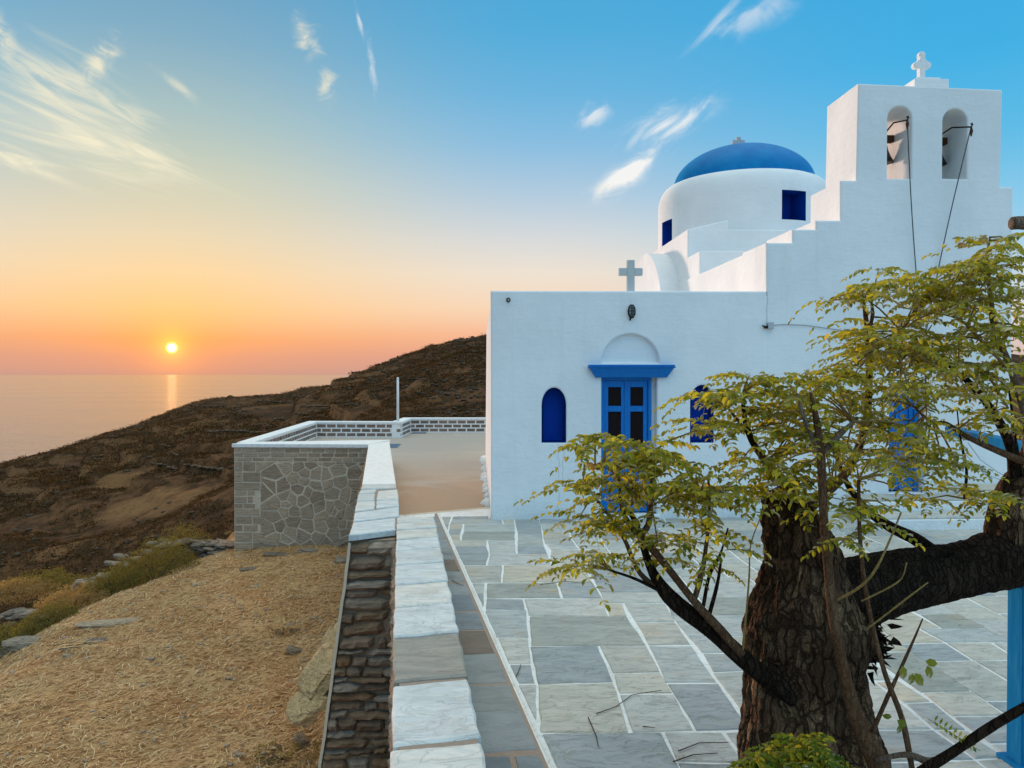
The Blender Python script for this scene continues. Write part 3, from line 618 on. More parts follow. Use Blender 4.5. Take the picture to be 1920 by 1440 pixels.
RK = [((232, 1168), (.66, .15, .06), (.05, .05, .35), rock_m, 'long pale bedrock slab in the straw above the small stick pile'),
      ((185, 1203), (.20, .13, .05), (0, .1, .3), grey_rock_m, 'low grey rock lying under the left end of the long pale slab'),
      ((62, 1205), (.42, .18, .09), (.1, .05, .4), grey_rock_m, 'grey outcrop with a dark cleft at the left edge of the straw field'),
      ((14, 1222), (.30, .2, .13), (0, .1, .1), grey_rock_m, 'rounded grey rock at the far left end of the straw field'),
      ((222, 1110), (.24, .13, .07), (.1, .1, .4), rock_m, 'flat pale stone at the foot of the yellow shrub'),
      ((415, 1022), (.17, .13, .19), (.2, .3, .3), grey_rock_m, 'upright grey boulder just left of the bastion corner'),
      ((391, 1034), (.16, .10, .06), (0, 0, .2), grey_rock_m, 'small flat grey stone left of the upright boulder'),
      ((432, 1026), (.10, .09, .08), (0, 0, .8), rock_m, 'small tan stone touching the bastion corner'),
      ((530, 1041), (.42, .12, .05), (.05, .1, .15), grey_rock_m, 'thin grey slab lying along the foot of the bastion'),
      ((580, 1034), (.22, .12, .08), (0, .1, 0), grey_rock_m, 'dark stone at the bastion foot near the sloping slab'),
      ((628, 1022), (.62, .26, .07), (.2, -.45, .25), grey_rock_m, 'tilted grey slab leaning up to the high wall'),
      ((640, 1055), (.16, .14, .13), (.3, .2, 0), grey_rock_m, 'brown-grey block beside the end of the high wall'),
      ((465, 1068), (.17, .1, .05), (0, 0, .3), grey_rock_m, 'pair-like flat grey stone in the straw below the bastion'),
      ((372, 1097), (.12, .07, .04), (0, .2, .6), rock_m, 'pale stone in the middle of the straw field'),
      ((482, 1100), (.15, .05, .03), (0, .1, .5), rock_m, 'white sliver of stone in the straw right of centre'),
      ((438, 1273), (.13, .05, .03), (0, .3, .7), rock_m, 'white pointed stone lying in the straw lower middle'),
      ((592, 1160), (.09, .05, .03), (0, .2, .6), rock_m, 'small white chip above the cream rock face'),
      ((555, 1222), (.16, .07, .06), (.3, .5, .6), rock_m, 'brown pointed stone left of the cream rock face'),
      ((574, 1396), (.16, .08, .07), (.2, .8, .5), rock_m, 'pale standing stone at the bottom beside the dark wall'),
      ((457, 1417), (.11, .05, .03), (0, .4, .6), rock_m, 'small pale stone near the bottom edge of the straw'),
      ((130, 1232), (.10, .06, .04), (0, .2, .2), rock_m, 'white stone next to the small pile of sticks')]
for i, ((px, py), s, rt, mt, lb) in enumerate(RK):
    p = gnd(px, py); rock('rock', p+Vector((0, 0, s[2]*.05)), (s[0], s[1], s[2]*.8), rt, mt, i+1, lb)
def cream():
    t = thing('rock_outcrop', 'cream layered rock face leaning against the dark end of the high wall', 'rock')
    for i, (px, py, D, s, rt) in enumerate([(618, 1238, 8.25, (.34, .26, .09), (.35, -1.0, .2)), (598, 1262, 8.05, (.28, .24, .07), (.3, -.95, .3)), (640, 1190, 8.5, (.22, .2, .07), (.3, -.95, .1)), (580, 1318, 7.95, (.22, .22, .08), (.3, -.75, .3))]):
        rock('rock_layer', at(px, py, D), s, rt, cream_m, 60+i, None, parent=t)
cream_m = stone_mat('cream_schist', [(.68, .48, .25), (.74, .55, .31)], (.30, .18, .08), 1.6, (1, 3, 5), 1., .05, True, .85)
cream()
def drystone(name, label, pts, rows, seed, mt, zb=-2.2):
    t = thing(name, label, 'stone wall'); random.seed(seed)
    for i, (px, py) in enumerate(pts):
        p = on_z(px, py, zb)
        for r in range(rows):
            for j in range(2):
                rock('stone', p+Vector((random.uniform(-.25, .25), random.uniform(-.2, .2), -.02+r*.085)), (random.uniform(.10, .22), random.uniform(.09, .15), random.uniform(.03, .055)), (random.uniform(-.2, .2), random.uniform(-.2, .2), random.uniform(-.5, .5)), mt, seed*50+i*9+r*3+j, None, sub=2, parent=t)
drystone('dry_stone_wall', 'tumbled grey dry stone wall behind the yellow shrub left of the bastion', [(x, 1040-6*math.sin((x-290)/130*3.1)) for x in range(304, 424, 13)], 4, 5, grey_rock_m, -2.25)
drystone('dry_stone_wall', 'broken line of grey stones stepping down left of the shrub', [(238, 1048), (214, 1058), (180, 1088), (160, 1098)], 2, 6, grey_rock_m, -2.7)
drystone('dry_stone_wall', 'dark rock heap in the dry grass at the left edge', [(18, 1164), (40, 1158), (54, 1164)], 3, 8, grey_rock_m, -2.9)
def shrub(px, py, rx, rz, mt, label, n=700, leaf=.05, cat='shrub', dz=0, zb=None):
    p = gnd(px, py) if zb is None else on_z(px, py, zb); t = thing('shrub', label, cat)
    C = []
    for i in range(n):
        v = rng.normal(size=3); v /= np.linalg.norm(v); v *= rng.random()**.35; C.append((p.x+v[0]*rx, p.y+v[1]*rx*.8, p.z+dz+abs(v[2])*rz*(1+.5*fbm(np.array([v[0]*2+px]), np.array([v[1]*2]), 5)[0])))
    V, Fc = tufts(np.array(C), np.full(n, leaf*1.6), .9, 6, 1.5); tri_obj('foliage', V, Fc, mt, t)
    b = MB()
    for i in range(14):
        a = random.uniform(0, 6.28); q = Vector((math.cos(a)*rx*.7, math.sin(a)*rx*.6, rz*random.uniform(.5, .9))); b.tube([p-Vector((0, 0, .1)), p+q*.5+Vector((0, 0, .05)), p+q], [.01, .007, .003], 4)
    b.build('stem', grey_bark, t)
shrub(292, 1092, 1.0, .80, shrub_m, 'large yellow-green shrub at the brow below the tumbled wall', 2600, .040, zb=-2.45)
shrub(345, 1050, .75, .75, shrub_m, 'tall olive shrub growing up in front of the tumbled wall', 1600, .036, zb=-2.45)
shrub(212, 1118, .70, .55, shrub_m, 'low yellow-green shrub left of the large one', 1500, .040, zb=-2.55)
shrub(140, 1150, .75, .50, tuft_m, 'straw-coloured bush on the brow left of the shrubs', 1400, .045, zb=-2.65)
shrub(85, 1110, 1.2, .42, shrub_m, 'flat olive bush beyond the dry grass at left', 1300, .05, zb=-3.2)
shrub(100, 1180, .60, .40, shrub_m, 'dark low bush under the dark rock heap', 1100, .04, zb=-2.6)
shrub(20, 1215, .60, .40, shrub_m, 'olive bush at the left edge beside the grey outcrop', 1000, .04, zb=-2.7)
shrub(30, 1120, 1.0, .40, tuft_m, 'pale dry bush at the left edge above the rock heap', 1100, .05, zb=-3.1)
shrub(540, 1420, .5, .08, shrub_m, 'small green weeds at the bottom near the pale standing stone', 260, .03)
shrub(535, 1190, .35, .06, tuft_m, 'dry greenish weed in the straw near the cream rock', 160, .03)
shrub(430, 1003, .3, .25, tuft_m, 'dry grass tuft at the left foot of the bastion', 200, .04)
# stick pile and stray stalks
t = thing('stick_pile', 'small pile of pale sticks on the straw below the slab', 'sticks')
p0 = gnd(150, 1215)
for i in range(22):
    a = random.uniform(-.5, 1.0); L = random.uniform(.12, .4); c = p0+Vector((random.gauss(0, .2), random.gauss(0, .12), random.uniform(.01, .07))); d = Vector((math.cos(a), math.sin(a), random.uniform(-.1, .15)))*L/2
    MB_ = MB(); MB_.tube([c-d, c+Vector((0, 0, .01)), c+d], [.006, .005, .003], 5); MB_.build('stick', straw_m if i % 3 else grey_bark, t)

# ------------------------------------------------------------------ pavement with flagstones
Zv = Vector((0, 0, 1))
def slabs_obj(name, poly, z, h, mt, parent, bev=.008, tilt=0, lbl=None):
    n = len(poly); c = (sum(p[0] for p in poly)/n, sum(p[1] for p in poly)/n)
    m = slab([(p[0]-c[0], p[1]-c[1]) for p in poly], Vector((0, 0, 0)), Vector((1, 0, 0)), Vector((0, 1, 0)), Zv, h, bev, tilt)
    o = m.build(name, mt, parent, label=lbl); o.location = (c[0], c[1], z); return o
lineA, lineB = on_z(1037, 1440, 0), on_z(822, 962, 0)            # white joint along the border strip
ld = (lineB-lineA); lineN = Vector((-ld.y, ld.x, 0)).normalized()   # points left, to the wall
border0 = on_z(750, 966, 0); border1 = on_z(925, 951, 0)         # pavement edge towards the terrace
pav = MB(); e0, e1 = lineA-ld*.9, border0
pxl = lambda y: wr0.x+(wr1.x-wr0.x)*(y-wr0.y)/(wr1.y-wr0.y)-.06      # tucked under the low wall's inner edge
pvp = [(pxl(-3.), -3., 0), (14, -3., 0), (14, YF+2, 0), (border1.x, border1.y, 0), (border0.x-.1, border0.y+.02, 0), (pxl(wl1.y), wl1.y, 0)]
pav.prism([(a, b, -.5) for a, b, c in pvp], [(a, b, -.006) for a, b, c in pvp])
pavement = pav.build('pavement', lime_joint, kind='structure')
va = math.atan((930-960)/F)+YAW                                  # the grid runs towards this bearing
PU = Vector((math.cos(va), -math.sin(va), 0)); PV = Vector((math.sin(va), math.cos(va), 0))
random.seed(21)
cell = .172; nu, nv = 58, 54; u0, v0 = -1.3, 2.2
occ = [[False]*nv for _ in range(nu)]; nfl = 0; outer = MB()
choices = [(3, 3), (4, 3), (3, 2), (2, 2), (4, 2), (2, 3), (5, 4), (4, 4), (2, 2), (3, 4), (4, 3), (2, 4), (3, 2), (4, 5)]
def free(i, j, a, b): return i+a <= nu and j+b <= nv and all(not occ[x][y] for x in range(i, i+a) for y in range(j, j+b))
for j in range(nv):
    for i in range(nu):
        if occ[i][j]: continue
        opts = [c for c in choices if free(i, j, *c)] or [(1, 1)]
        if (1, 1) in opts:
            for c in [(2, 1), (1, 2), (3, 1), (1, 3), (1, 1)]:
                if free(i, j, *c): opts = [c]; break
        a, b = random.choice(opts[:12])
        for x in range(i, i+a):
            for y in range(j, j+b): occ[x][y] = True
        far_ = v0+j*cell > 8.2
        cs = []
        for (x, y) in ((i, j), (i+a, j), (i+a, j+b), (i, j+b)):
            nvv = mnoise.noise_vector(Vector((x*.9+.3, y*.9, 4.4)))*.042
            q = PU*(u0+x*cell)+PV*(v0+y*cell)+nvv; cs.append((q.x, q.y))
        # keep right of the white joint, in front of the chapel, inside the pavement
        cs = clip(cs, lineN.x, lineN.y, lineN.dot(lineA)-.012)
        if len(cs) >= 3: cs = clip(cs, 0, 1, YF+.3)
        bd = border1-border0; bn = Vector((-bd.y, bd.x, 0)).normalized()
        if len(cs) >= 3: cs = clip(cs, bn.x, bn.y, bn.dot(border0)-.04)
        if len(cs) < 3 or abs(area(cs)) < .012: continue
        cx = sum(p[0] for p in cs)/len(cs); cy = sum(p[1] for p in cs)/len(cs)
        dd = Vector((cx, cy, 0)).dot(fh); sx = Vector((cx, cy, 0)).dot(RIGHT)
        if dd < 2.2 or not (-.6 < sx/dd < 1.6): continue
        edge_ = dd < 3.2 or sx/dd > .72
        cs = shrink(cs, random.uniform(.008, .013))
        if len(cs) < 3 or abs(area(cs)) < .006: continue
        cs = wobble(cs, .12, .009, i*3.3+j)
        if edge_:
            mm = slab(cs, Vector((0, 0, 0)), Vector((1, 0, 0)), Vector((0, 1, 0)), Zv, .001, .009); outer.add(mm.v, mm.f); continue
        slabs_obj('flagstone', cs, 0, random.uniform(.0, .003), flag_m, pavement, .009, random.uniform(-.004, .004)); nfl += 1
outer.build('outer_paving', flag_m, pavement, kind='stuff'); print('flagstones', nfl)
# white joint ridge and the darker border strip beside the low wall
j = MB(); pts = []
for k in range(60):
    t_ = -.1+1.1*k/59; p = lineA+ld*t_; q = mnoise.noise(p*6)*.008; pts.append(Vector((p.x, p.y, 0))+lineN*(q-.006))
jv = []; 
for k, p in enumerate(pts):
    w1 = .016+.006*mnoise.noise(p*9+Vector((4, 0, 0))); jv += [p-lineN*w1+Vector((0, 0, -.006)), p+Vector((0, 0, .007)), p+lineN*w1+Vector((0, 0, -.006))]
j.add(jv, [f for k in range(59) for f in ((3*k, 3*k+1, 3*k+4, 3*k+3), (3*k+1, 3*k+2, 3*k+5, 3*k+4))]); j.build('white_joint', lime_joint, pavement, smooth=True)
base = MB(); ls = [lineA-ld*.5, lineA+ld*1.0]
base.add([ls[0]+lineN*.02+Zv*-.003, ls[1]+lineN*.02+Zv*-.003, Vector((wr1.x-.1, ls[1].y, -.003)), Vector((wr0.x-.25, ls[0].y, -.003))], [(0, 1, 2, 3)]); base.build('strip_mortar', pink_mortar, pavement)
wd = (wr1-wr0).normalized()
def wall_r(y): return wr0.x+(wr1.x-wr0.x)*(y-wr0.y)/(wr1.y-wr0.y)
def line_x(y): return lineA.x+ld.x*(y-lineA.y)/ld.y
yy = 3.0; k = 0; random.seed(5)
while yy < lineB.y-.5:
    L = random.uniform(.40, .55)*(1 if yy < 9 else .8); sk = random.uniform(-.02, .05)
    x0a, x0b = wall_r(yy)-.10, wall_r(yy+L)-.10; x1a, x1b = line_x(yy)-.045, line_x(yy+L)-.045
    if x1b-x0b < .12: x0b = x1b-.16; x0a = min(x0a, x1a-.16)
    if k == 1:
        mid = x0a+(x1a-x0a)*.62; polys = [[(x0a, yy+.01), (mid, yy+.01), (mid-.03, yy+L-.01), (x0b, yy+L-.01)], [(mid+.03, yy+.01), (x1a, yy+.01), (x1b, yy+L-.01), (mid, yy+L-.01)]]
    else: polys = [[(x0a, yy+.012), (x1a, yy+.012+sk), (x1b, yy+L-.012+sk), (x0b, yy+L-.012)]]
    for P_ in polys: slabs_obj('border_stone', wobble(P_, .12, .008, k), 0, .002, brown_slate if k in (5, 10) else strip_m, pavement, .007)
    yy += L; k += 1

# terrace floor
tf = MB(); tp = [on_z(748, 966, ZT), on_z(935, 950, ZT), Vector((7, YF+1, ZT)), Vector((7, 31, ZT)), Vector((pF.x-.2, 29.5, ZT)), Vector((pF.x-.2, pF.y, ZT)), Vector((bL.x+.1, bL.y+.1, ZT)), Vector((bD.x-.1, bD.y+.1, ZT)), Vector((bB.x-.15, bB.y+.3, ZT))]
n = len(tp); tf.prism([p-Vector((0, 0, .4)) for p in tp], tp); tf.build('terrace', concrete, kind='structure', fixn=True)
for (px, py, ww, hh, lb) in ((787, 811, 24, 5, 'blue-painted drain cover near the far parapet of the terrace'), (737, 836.5, 20, 5.5, 'blue-painted drain cover beside the end of the white coping')):
    c = on_z(px, py, ZT); D = (c-EYE).dot(FWD); a = ww/2*D/F; b = .55; m = MB(); t = thing('drain_cover', lb, 'drain cover')
    m.box(c.x-a, c.x+a, c.y-b, c.y+b, ZT+.002, ZT+.02); m.build('lid', simple('faded_blue', (.13, .19, .27), .8), t, bevel=.008)
    m = MB(); m.box(c.x-a-.04, c.x+a+.04, c.y-b-.05, c.y+b+.05, ZT-.01, ZT+.008); m.build('frame', simple('faded_grey', (.33, .33, .32), .9), t)
# step edge: white line at the pavement end
m = MB(); a, b = border0+Vector((.05, .02, 0)), border1+Vector((0, .02, 0)); dv = (b-a).normalized(); nvv = Vector((-dv.y, dv.x, 0))
m.prism([a-nvv*.04-Zv*.12, b-nvv*.04-Zv*.12, b+nvv*.03-Zv*.12, a+nvv*.03-Zv*.12], [a-nvv*.04+Zv*.004, b-nvv*.04+Zv*.004, b+nvv*.03+Zv*.004, a+nvv*.03+Zv*.004]); m.build('pavement_edge', parge, pavement, bevel=.01)

# ------------------------------------------------------------------ low wall with capstones (foreground)
lw = thing('low_wall', 'low stone wall with pale capstones running away along the pavement edge', 'wall')
def wall_l(y): return wl0.x+(wl1.x-wl0.x)*(y-wl0.y)/(wl1.y-wl0.y)
def rx(y): return wr0.x+(wr1.x-wr0.x)*(y-wr0.y)/(wr1.y-wr0.y)
ye = wl1.y+.06; ys = -3.
m = MB(); i0 = .05
def wsec(y): return [Vector((wall_l(y)+i0, y, -3)), Vector((rx(y)-i0, y, -3)), Vector((rx(y)-i0, y, ZC-.075)), Vector((wall_l(y)+i0, y, ZC-.075))]
a, b = wsec(ys), wsec(ye); m.prism(a, b); m.build('wall_core', wall_mortar, lw, fixn=True)
m = MB(); a = [Vector((wall_l(y)+.028 if s_ < 0 else rx(y)-.006, y, z)) for (y, s_, z) in ((ys, -1, ZC-.075), (ys, 1, ZC-.075), (ye, 1, ZC-.075), (ye, -1, ZC-.075))]; m.prism(a, [p+Zv*.062 for p in a]); m.build('cap_mortar', pink_mortar, lw, fixn=True)
ycuts_px = [1500, 1402, 1282, 1197, 1140, 1097, 1060, 1033, 1012, 995, 982, 965]
ycut = [(on_z(735, y, ZC).y, on_z(900 if y > 1250 else 860, y-16*(y-702)/738, ZC).y) for y in ycuts_px]
for k in range(len(ycut)-1):
    (a0, a1), (b0, b1) = ycut[k], ycut[k+1]
    b0 = min(b0, ye); b1 = min(b1, ye); g = .032 if k < 3 else .02
    P_ = [(wall_l(a0)-.004, a0+g), (rx(a1)+.006, a1+g), (rx(b1)+.006, b1-g), (wall_l(b0)-.004, b0-g)]
    P_ = wobble(P_, .05, .012, k*7.7)
    slabs_obj('cap_stone', P_, ZC-.03, .03+random.uniform(0, .008), tan_cap if k == 2 else cap_m, lw, .014, random.uniform(-.01, .01))
yk = ycut[0][0]
while yk > -2.6:
    L = random.uniform(.45, .6); P_ = wobble([(wall_l(yk-L)-.004, yk-L+.02), (rx(yk-L)+.006, yk-L+.02), (rx(yk)+.006, yk-.02), (wall_l(yk)-.004, yk-.02)], .07, .01, yk); slabs_obj('cap_stone', P_, ZC-.03, .035, cap_m, lw, .014); yk -= L

# ------------------------------------------------------------------ high retaining wall and bastion
hw = thing('retaining_wall', 'high brown retaining wall with polygonal stone bastion and white coping', 'wall')
ZB = -3.4
# end face (camera-facing), battered a little to the left
eb0 = Vector((bA.x-.0, bA.y, ZC-.06)); bot = at(592, 1470, (bA-EYE).dot(FWD)); bat = (bot.x-bA.x)/(bot.z-ZC)      # dx per dz
def ex(z): return bA.x+.02+bat*(z-ZC)
m = MB(); fY = bA.y+.06
m.prism([Vector((ex(ZB), fY+.03, ZB)), Vector((bB.x+.9, fY+.03, ZB)), Vector((bD.x, bD.y, ZB)), Vector((bC.x, bC.y, ZB))],
        [Vector((ex(ZC-.08), fY+.03, ZC-.08)), Vector((bB.x-.02, fY+.03, ZC-.08)), Vector((bD.x-.02, bD.y, ZC-.08)), Vector((bC.x+.02, bC.y, ZC-.08))])
m.build('wall_core', wall_mortar, hw, fixn=True)
m = MB(); zs = np.linspace(ZC-.09, ZB, 26)
ed = []
for z in zs: q = .02*mnoise.noise(Vector((0, 3, z*4))); ed += [Vector((ex(z)-.022+q, fY-.02, z)), Vector((ex(z)+.010+q, fY-.035, z)), Vector((ex(z)-.022+q, fY+.8, z))]
m.add(ed, [f for k in range(25) for f in ((3*k, 3*k+3, 3*k+4, 3*k+1), (3*k+2, 3*k+5, 3*k+3, 3*k))]); m.build('sunlit_mortar_edge', parge, hw)  # mortar strip whose lighter colour stands in for sun on the wall's edge
def bedded(w, h, seed):
    """rough-faced bedded stone, face at -Y, centre at origin; lens-shaped with a broken edge"""
    nx_, nz_ = 7, 3; m = MB(); vs = []; pl, pr = .55+.45*abs(mnoise.noise(Vector((seed, 1, 2)))), .5+.5*abs(mnoise.noise(Vector((seed, 7, 2))))
    sk = .25*mnoise.noise(Vector((seed, 4, 9)))
    for j in range(nz_+1):
        for i in range(nx_+1):
            u = i/nx_; x = (u-.5)*w; edge = i in (0, nx_) or j in (0, nz_)
            hh = h*min(1, pl+u*2.5)*min(1, pr+(1-u)*2.5); z = (j/nz_-.5)*hh+sk*h*(u-.5)
            nn = mnoise.noise_vector(Vector((x*11+seed*5.3, z*14, seed*1.7)))
            vs.append((x+nn.x*.025, (-.03-.045*abs(nn.y)-.03*max(0, nn.z)) if not edge else .01+.015*nn.y, z+nn.z*.018))
    m.add(vs, [(j*(nx_+1)+i, j*(nx_+1)+i+1, (j+1)*(nx_+1)+i+1, (j+1)*(nx_+1)+i) for j in range(nz_) for i in range(nx_)]); return m
random.seed(33)
z = ZC-.10; row = 0
while z > -2.7:
    h = random.choice([.05, .07, .09, .11, .13, .16]); x = ex(z)-.01; xe = bB.x+.05
    while x < xe:
        wdt = random.uniform(.12, .50); wdt = min(wdt, xe-x+.06)
        if wdt > .05:
            mm = bedded(wdt*random.uniform(.96, 1.06), h*random.uniform(.8, 1.08), row*7.3+x*31); o = mm.build('stone', dark_m, hw); o.location = (x+wdt/2, fY-.002+random.uniform(-.02, .03), z-h/2+random.uniform(-.012, .012)); o.rotation_euler = (random.uniform(-.05, .12), random.uniform(-.09, .03), 0)
        x += wdt
    z -= h*.97; row += 1
def facing(parent, p0, p1, ztop, zbot, seed):
    """rubble facing joined along the outer side of a wall from p0 to p1 (outside to the left)"""
    rs = random.Random(seed); d = (p1-p0); Lw = d.length; d.normalize(); ang = math.atan2(d.y, d.x); M0 = Matrix.Rotation(ang+math.pi, 3, 'Z'); m = MB(); z = ztop
    while z > zbot:
        h = rs.uniform(.10, .22); x = 0
        while x < Lw:
            w_ = rs.uniform(.2, .55); w_ = min(w_, Lw-x+.05); b = bedded(w_, h*.95, rs.random()*90); c = p0+d*(x+w_/2); m.add([M0 @ Vector(v)+Vector((c.x, c.y, z-h/2)) for v in b.v], b.f); x += w_
        z -= h
    m.build('rubble_facing', dark_m, parent, kind='stuff')
facing(hw, Vector((bA.x+.01, bA.y+.12, 0)), Vector((bC.x+.01, bC.y-.05, 0)), ZC-.1, -2.6, 4)
facing(lw, Vector((wall_l(-3.)+.085, -3., 0)), Vector((wall_l(ye)+.085, ye-.9, 0)), ZC-.09, -2.6, 5)
# stone coping on the high wall near end: irregular slabs
def cop(px0, py0, px1, py1, px2, py2, px3, py3): return [tuple(on_z(a, b, ZC))[:2] for a, b in ((px0, py0), (px1, py1), (px2, py2), (px3, py3))]
m = MB(); P_ = [Vector((*p, ZC-.08)) for p in [(bA.x+.04, bA.y+.13), (bB.x-.01, bB.y+.12), tuple(on_z(742, 909, ZC))[:2], tuple(on_z(677, 911, ZC))[:2]]]; m.prism(P_, [p+Zv*.066 for p in P_]); m.build('cap_mortar', pink_mortar, hw, fixn=True)
CS = [cop(653, 1004, 742, 993, 742, 971, 661, 980), cop(661, 978, 749, 968, 749, 950, 664, 962), cop(664, 960, 703, 954, 704, 940, 668, 941), cop(704, 953, 749, 948, 748, 936, 705, 939), cop(668, 939.5, 703, 938.5, 704, 926, 671, 927.5), cop(705, 937, 748, 934.5, 746, 917.5, 708, 920.5), cop(672, 926, 703, 924.5, 707, 917, 675, 919), cop(676, 917, 744, 915.5, 743, 907.5, 679, 909.5)]
for k, P_ in enumerate(CS): slabs_obj('cap_stone', wobble(shrink(P_, .006), .09, .008, k*3.1), ZC-.03, .03+random.uniform(0, .006), cap_m, hw, .012)
# white coping further along
def coping(pts_in, pts_out, z0, z1, parent, name='coping'):
    m = MB(); k = len(pts_in)
    for i in range(k-1):
        a = [Vector((pts_out[i].x, pts_out[i].y, z0)), Vector((pts_in[i].x, pts_in[i].y, z0)), Vector((pts_in[i+1].x, pts_in[i+1].y, z0)), Vector((pts_out[i+1].x, pts_out[i+1].y, z0))]
        m.prism(a, [Vector((p.x, p.y, z1)) for p in a])
    return m.build(name, white_trim, parent, bevel=.012, fixn=False)
a0, a1 = on_z(679, 908, ZC), on_z(742.5, 907, ZC)
coping([a1, bD], [a0, bC], ZC-.08, ZC, hw)
cf = [Vector((bL.x-.05, bL.y-.03, 0)), Vector((bC.x, bC.y-.02, 0))]; cb_ = [Vector((bL.x+.2, bL.y+.42, 0)), Vector((bD.x, bD.y+.35, 0))]
coping(cb_, cf, ZC-.085, ZC+.004, hw)
# bastion front face
fa = Vector((bL.x, bL.y, 0)); fb = Vector((bC.x+.35, bC.y+.0, 0)); FUx = (fb-fa).normalized(); FN = Vector((FUx.y, -FUx.x, 0)); FW = (fb-fa).length
m = MB(); q0, q1 = fa-FUx*.0, fb; dpt = -FN*.4
m.prism([q0+Zv*ZB, q1+Zv*ZB, q1+dpt+Zv*ZB, q0+dpt+Zv*ZB], [q0+Zv*(ZC-.09), q1+Zv*(ZC-.09), q1+dpt+Zv*(ZC-.09), q0+dpt+Zv*(ZC-.09)]); m.build('bastion_core', bastion_mortar, hw, fixn=True)
# outer left flank of the bastion
m = MB(); q1 = Vector((pF.x, pF.y, 0)); q0 = fa-FN*.4+FUx*.0; sN = Vector((1, 0, 0))*.2
m.prism([q0+Zv*ZB*1.6, q0+sN+Zv*ZB*1.6, q1+sN+Zv*ZB*1.6, q1+Zv*ZB*1.6], [q0+Zv*(ZC-.09), q0+sN+Zv*(ZC-.09), q1+sN+Zv*(ZC-.09), q1+Zv*(ZC-.09)]); m.build('bastion_flank', bastion_mortar, hw, fixn=True)
def wallstone(poly, name, mt, O, U, N, h, seed, g=.012, wob=.010):
    poly = shrink(poly, g)
    if len(poly) < 3 or abs(area(poly)) < .002: return
    n = len(poly); c = (sum(p[0] for p in poly)/n, sum(p[1] for p in poly)/n); poly = wobble([(p[0]-c[0], p[1]-c[1]) for p in poly], .16, wob, seed)
    o = slab(poly, Vector((0, 0, 0)), U, Zv, N, h, .010, 0, .02).build(name, mt, hw); o.location = O+U*c[0]+Zv*c[1]
random.seed(41); zt = ZC-.1; rows = [.10, .105, .10]
zz = zt
for r_i, h in enumerate(rows):
    x = -.02 if r_i % 2 else -.18
    while x < FW:
        L = random.choice([.24, .3, .33, .36, .28]); wallstone([(max(x, 0), zz-h), (min(x+L, FW), zz-h), (min(x+L, FW), zz), (max(x, 0), zz)], 'brick', bast_m, fa, FUx, FN, random.uniform(.006, .016), x*3+r_i, .012, .004); x += L
    zz -= h
ztop = zz; QW = .62; zz = ztop; k = 0
while zz > -2.5:
    h = random.choice([.12, .17, .2, .24]); x = 0; q = QW+random.uniform(-.2, .12)
    while x < q-.05:
        L = min(random.choice([.2, .3, .42, .6]), q-x); wallstone([(x, zz-h), (x+L, zz-h), (x+L, zz), (x, zz)], 'stone', bast_m, fa, FUx, FN, random.uniform(.006, .018), k*3+x, .014, .006); x += L
    zz -= h; k += 1
# irregular polygons (Voronoi cells)
seeds = [(QW+.1+(i+.5+random.uniform(-.48, .48))*.27, -2.6+(jj+.5+random.uniform(-.48, .48))*.25) for i in range(int((FW-QW)/.27)+1) for jj in range(12)]
for k, s_ in enumerate(seeds):
    P_ = [(QW-.02, -2.6), (FW, -2.6), (FW, ztop), (QW-.02, ztop)]
    for o_ in seeds:
        if o_ is s_: continue
        dx, dy = o_[0]-s_[0], o_[1]-s_[1]
        if dx*dx+dy*dy > 1.6: continue
        P_ = clip(P_, dx, dy, (o_[0]**2+o_[1]**2-s_[0]**2-s_[1]**2)/2)
        if len(P_) < 3: break
    if len(P_) >= 3: wallstone(P_, 'stone', bast_m, fa, FUx, FN, random.uniform(.002, .026), k, .016, .010)
# ------------------------------------------------------------------ terrace parapet with white-pointed bricks
pw = thing('parapet_wall', 'white-coped parapet of brown bricks with white pointing round the terrace', 'wall')
P2 = lambda v: Vector((v.x, v.y, 0))
path = [P2(bL)+Vector((.28, .36, 0)), P2(pF)+Vector((.22, -.15, 0)), P2(pK)+Vector((0, -.15, 0)), P2(pK2)+Vector((.03, -.15, 0)), P2(pR)+Vector((1.5, -.15, 0))]   # inner face
nrm_in = []
core = MB()
for i in range(len(path)-1):
    a, b = path[i], path[i+1]; u = (b-a).normalized(); N = Vector((u.y, -u.x, 0)); L = (b-a).length
    core.prism([a+Zv*(ZT-.3), b+Zv*(ZT-.3), b-N*.3+Zv*(ZT-.3), a-N*.3+Zv*(ZT-.3)], [a+Zv*(ZC-.07), b+Zv*(ZC-.07), b-N*.3+Zv*(ZC-.07), a-N*.3+Zv*(ZC-.07)])
    hh = (ZC-.075-ZT-.03)/3; BL = .34
    mm = MB(); mm.box(-BL/2+.024, BL/2-.024, -.005, .02, -hh/2+.022, hh/2-.022); full = mm.mesh('brick', brick_m)
    if i == 3: L = min(L, 6.6)
    for r_ in range(3):
        x = (BL/2 if r_ % 2 else 0)
        if r_ % 2 and L > .5:
            mm2 = MB(); mm2.box(-BL/4+.024, BL/4-.024, -.005, .02, -hh/2+.022, hh/2-.022); o = mm2.build('brick', brick_m, pw); o.location = a+u*(BL/4)+Zv*(ZT+.03+hh*(r_+.5)); o.rotation_euler = (0, 0, math.atan2(u.y, u.x))
        while x+BL <= L+.02:
            o = bpy.data.objects.new('brick', full); col.objects.link(o); o.parent = pw; o.location = a+u*(x+BL/2)+Zv*(ZT+.03+hh*(r_+.5)); o.rotation_euler = (random.uniform(-.01, .01), random.uniform(-.012, .012), math.atan2(u.y, u.x)); x += BL
core.build('wall_core', white_trim, pw, fixn=False)
m = MB()
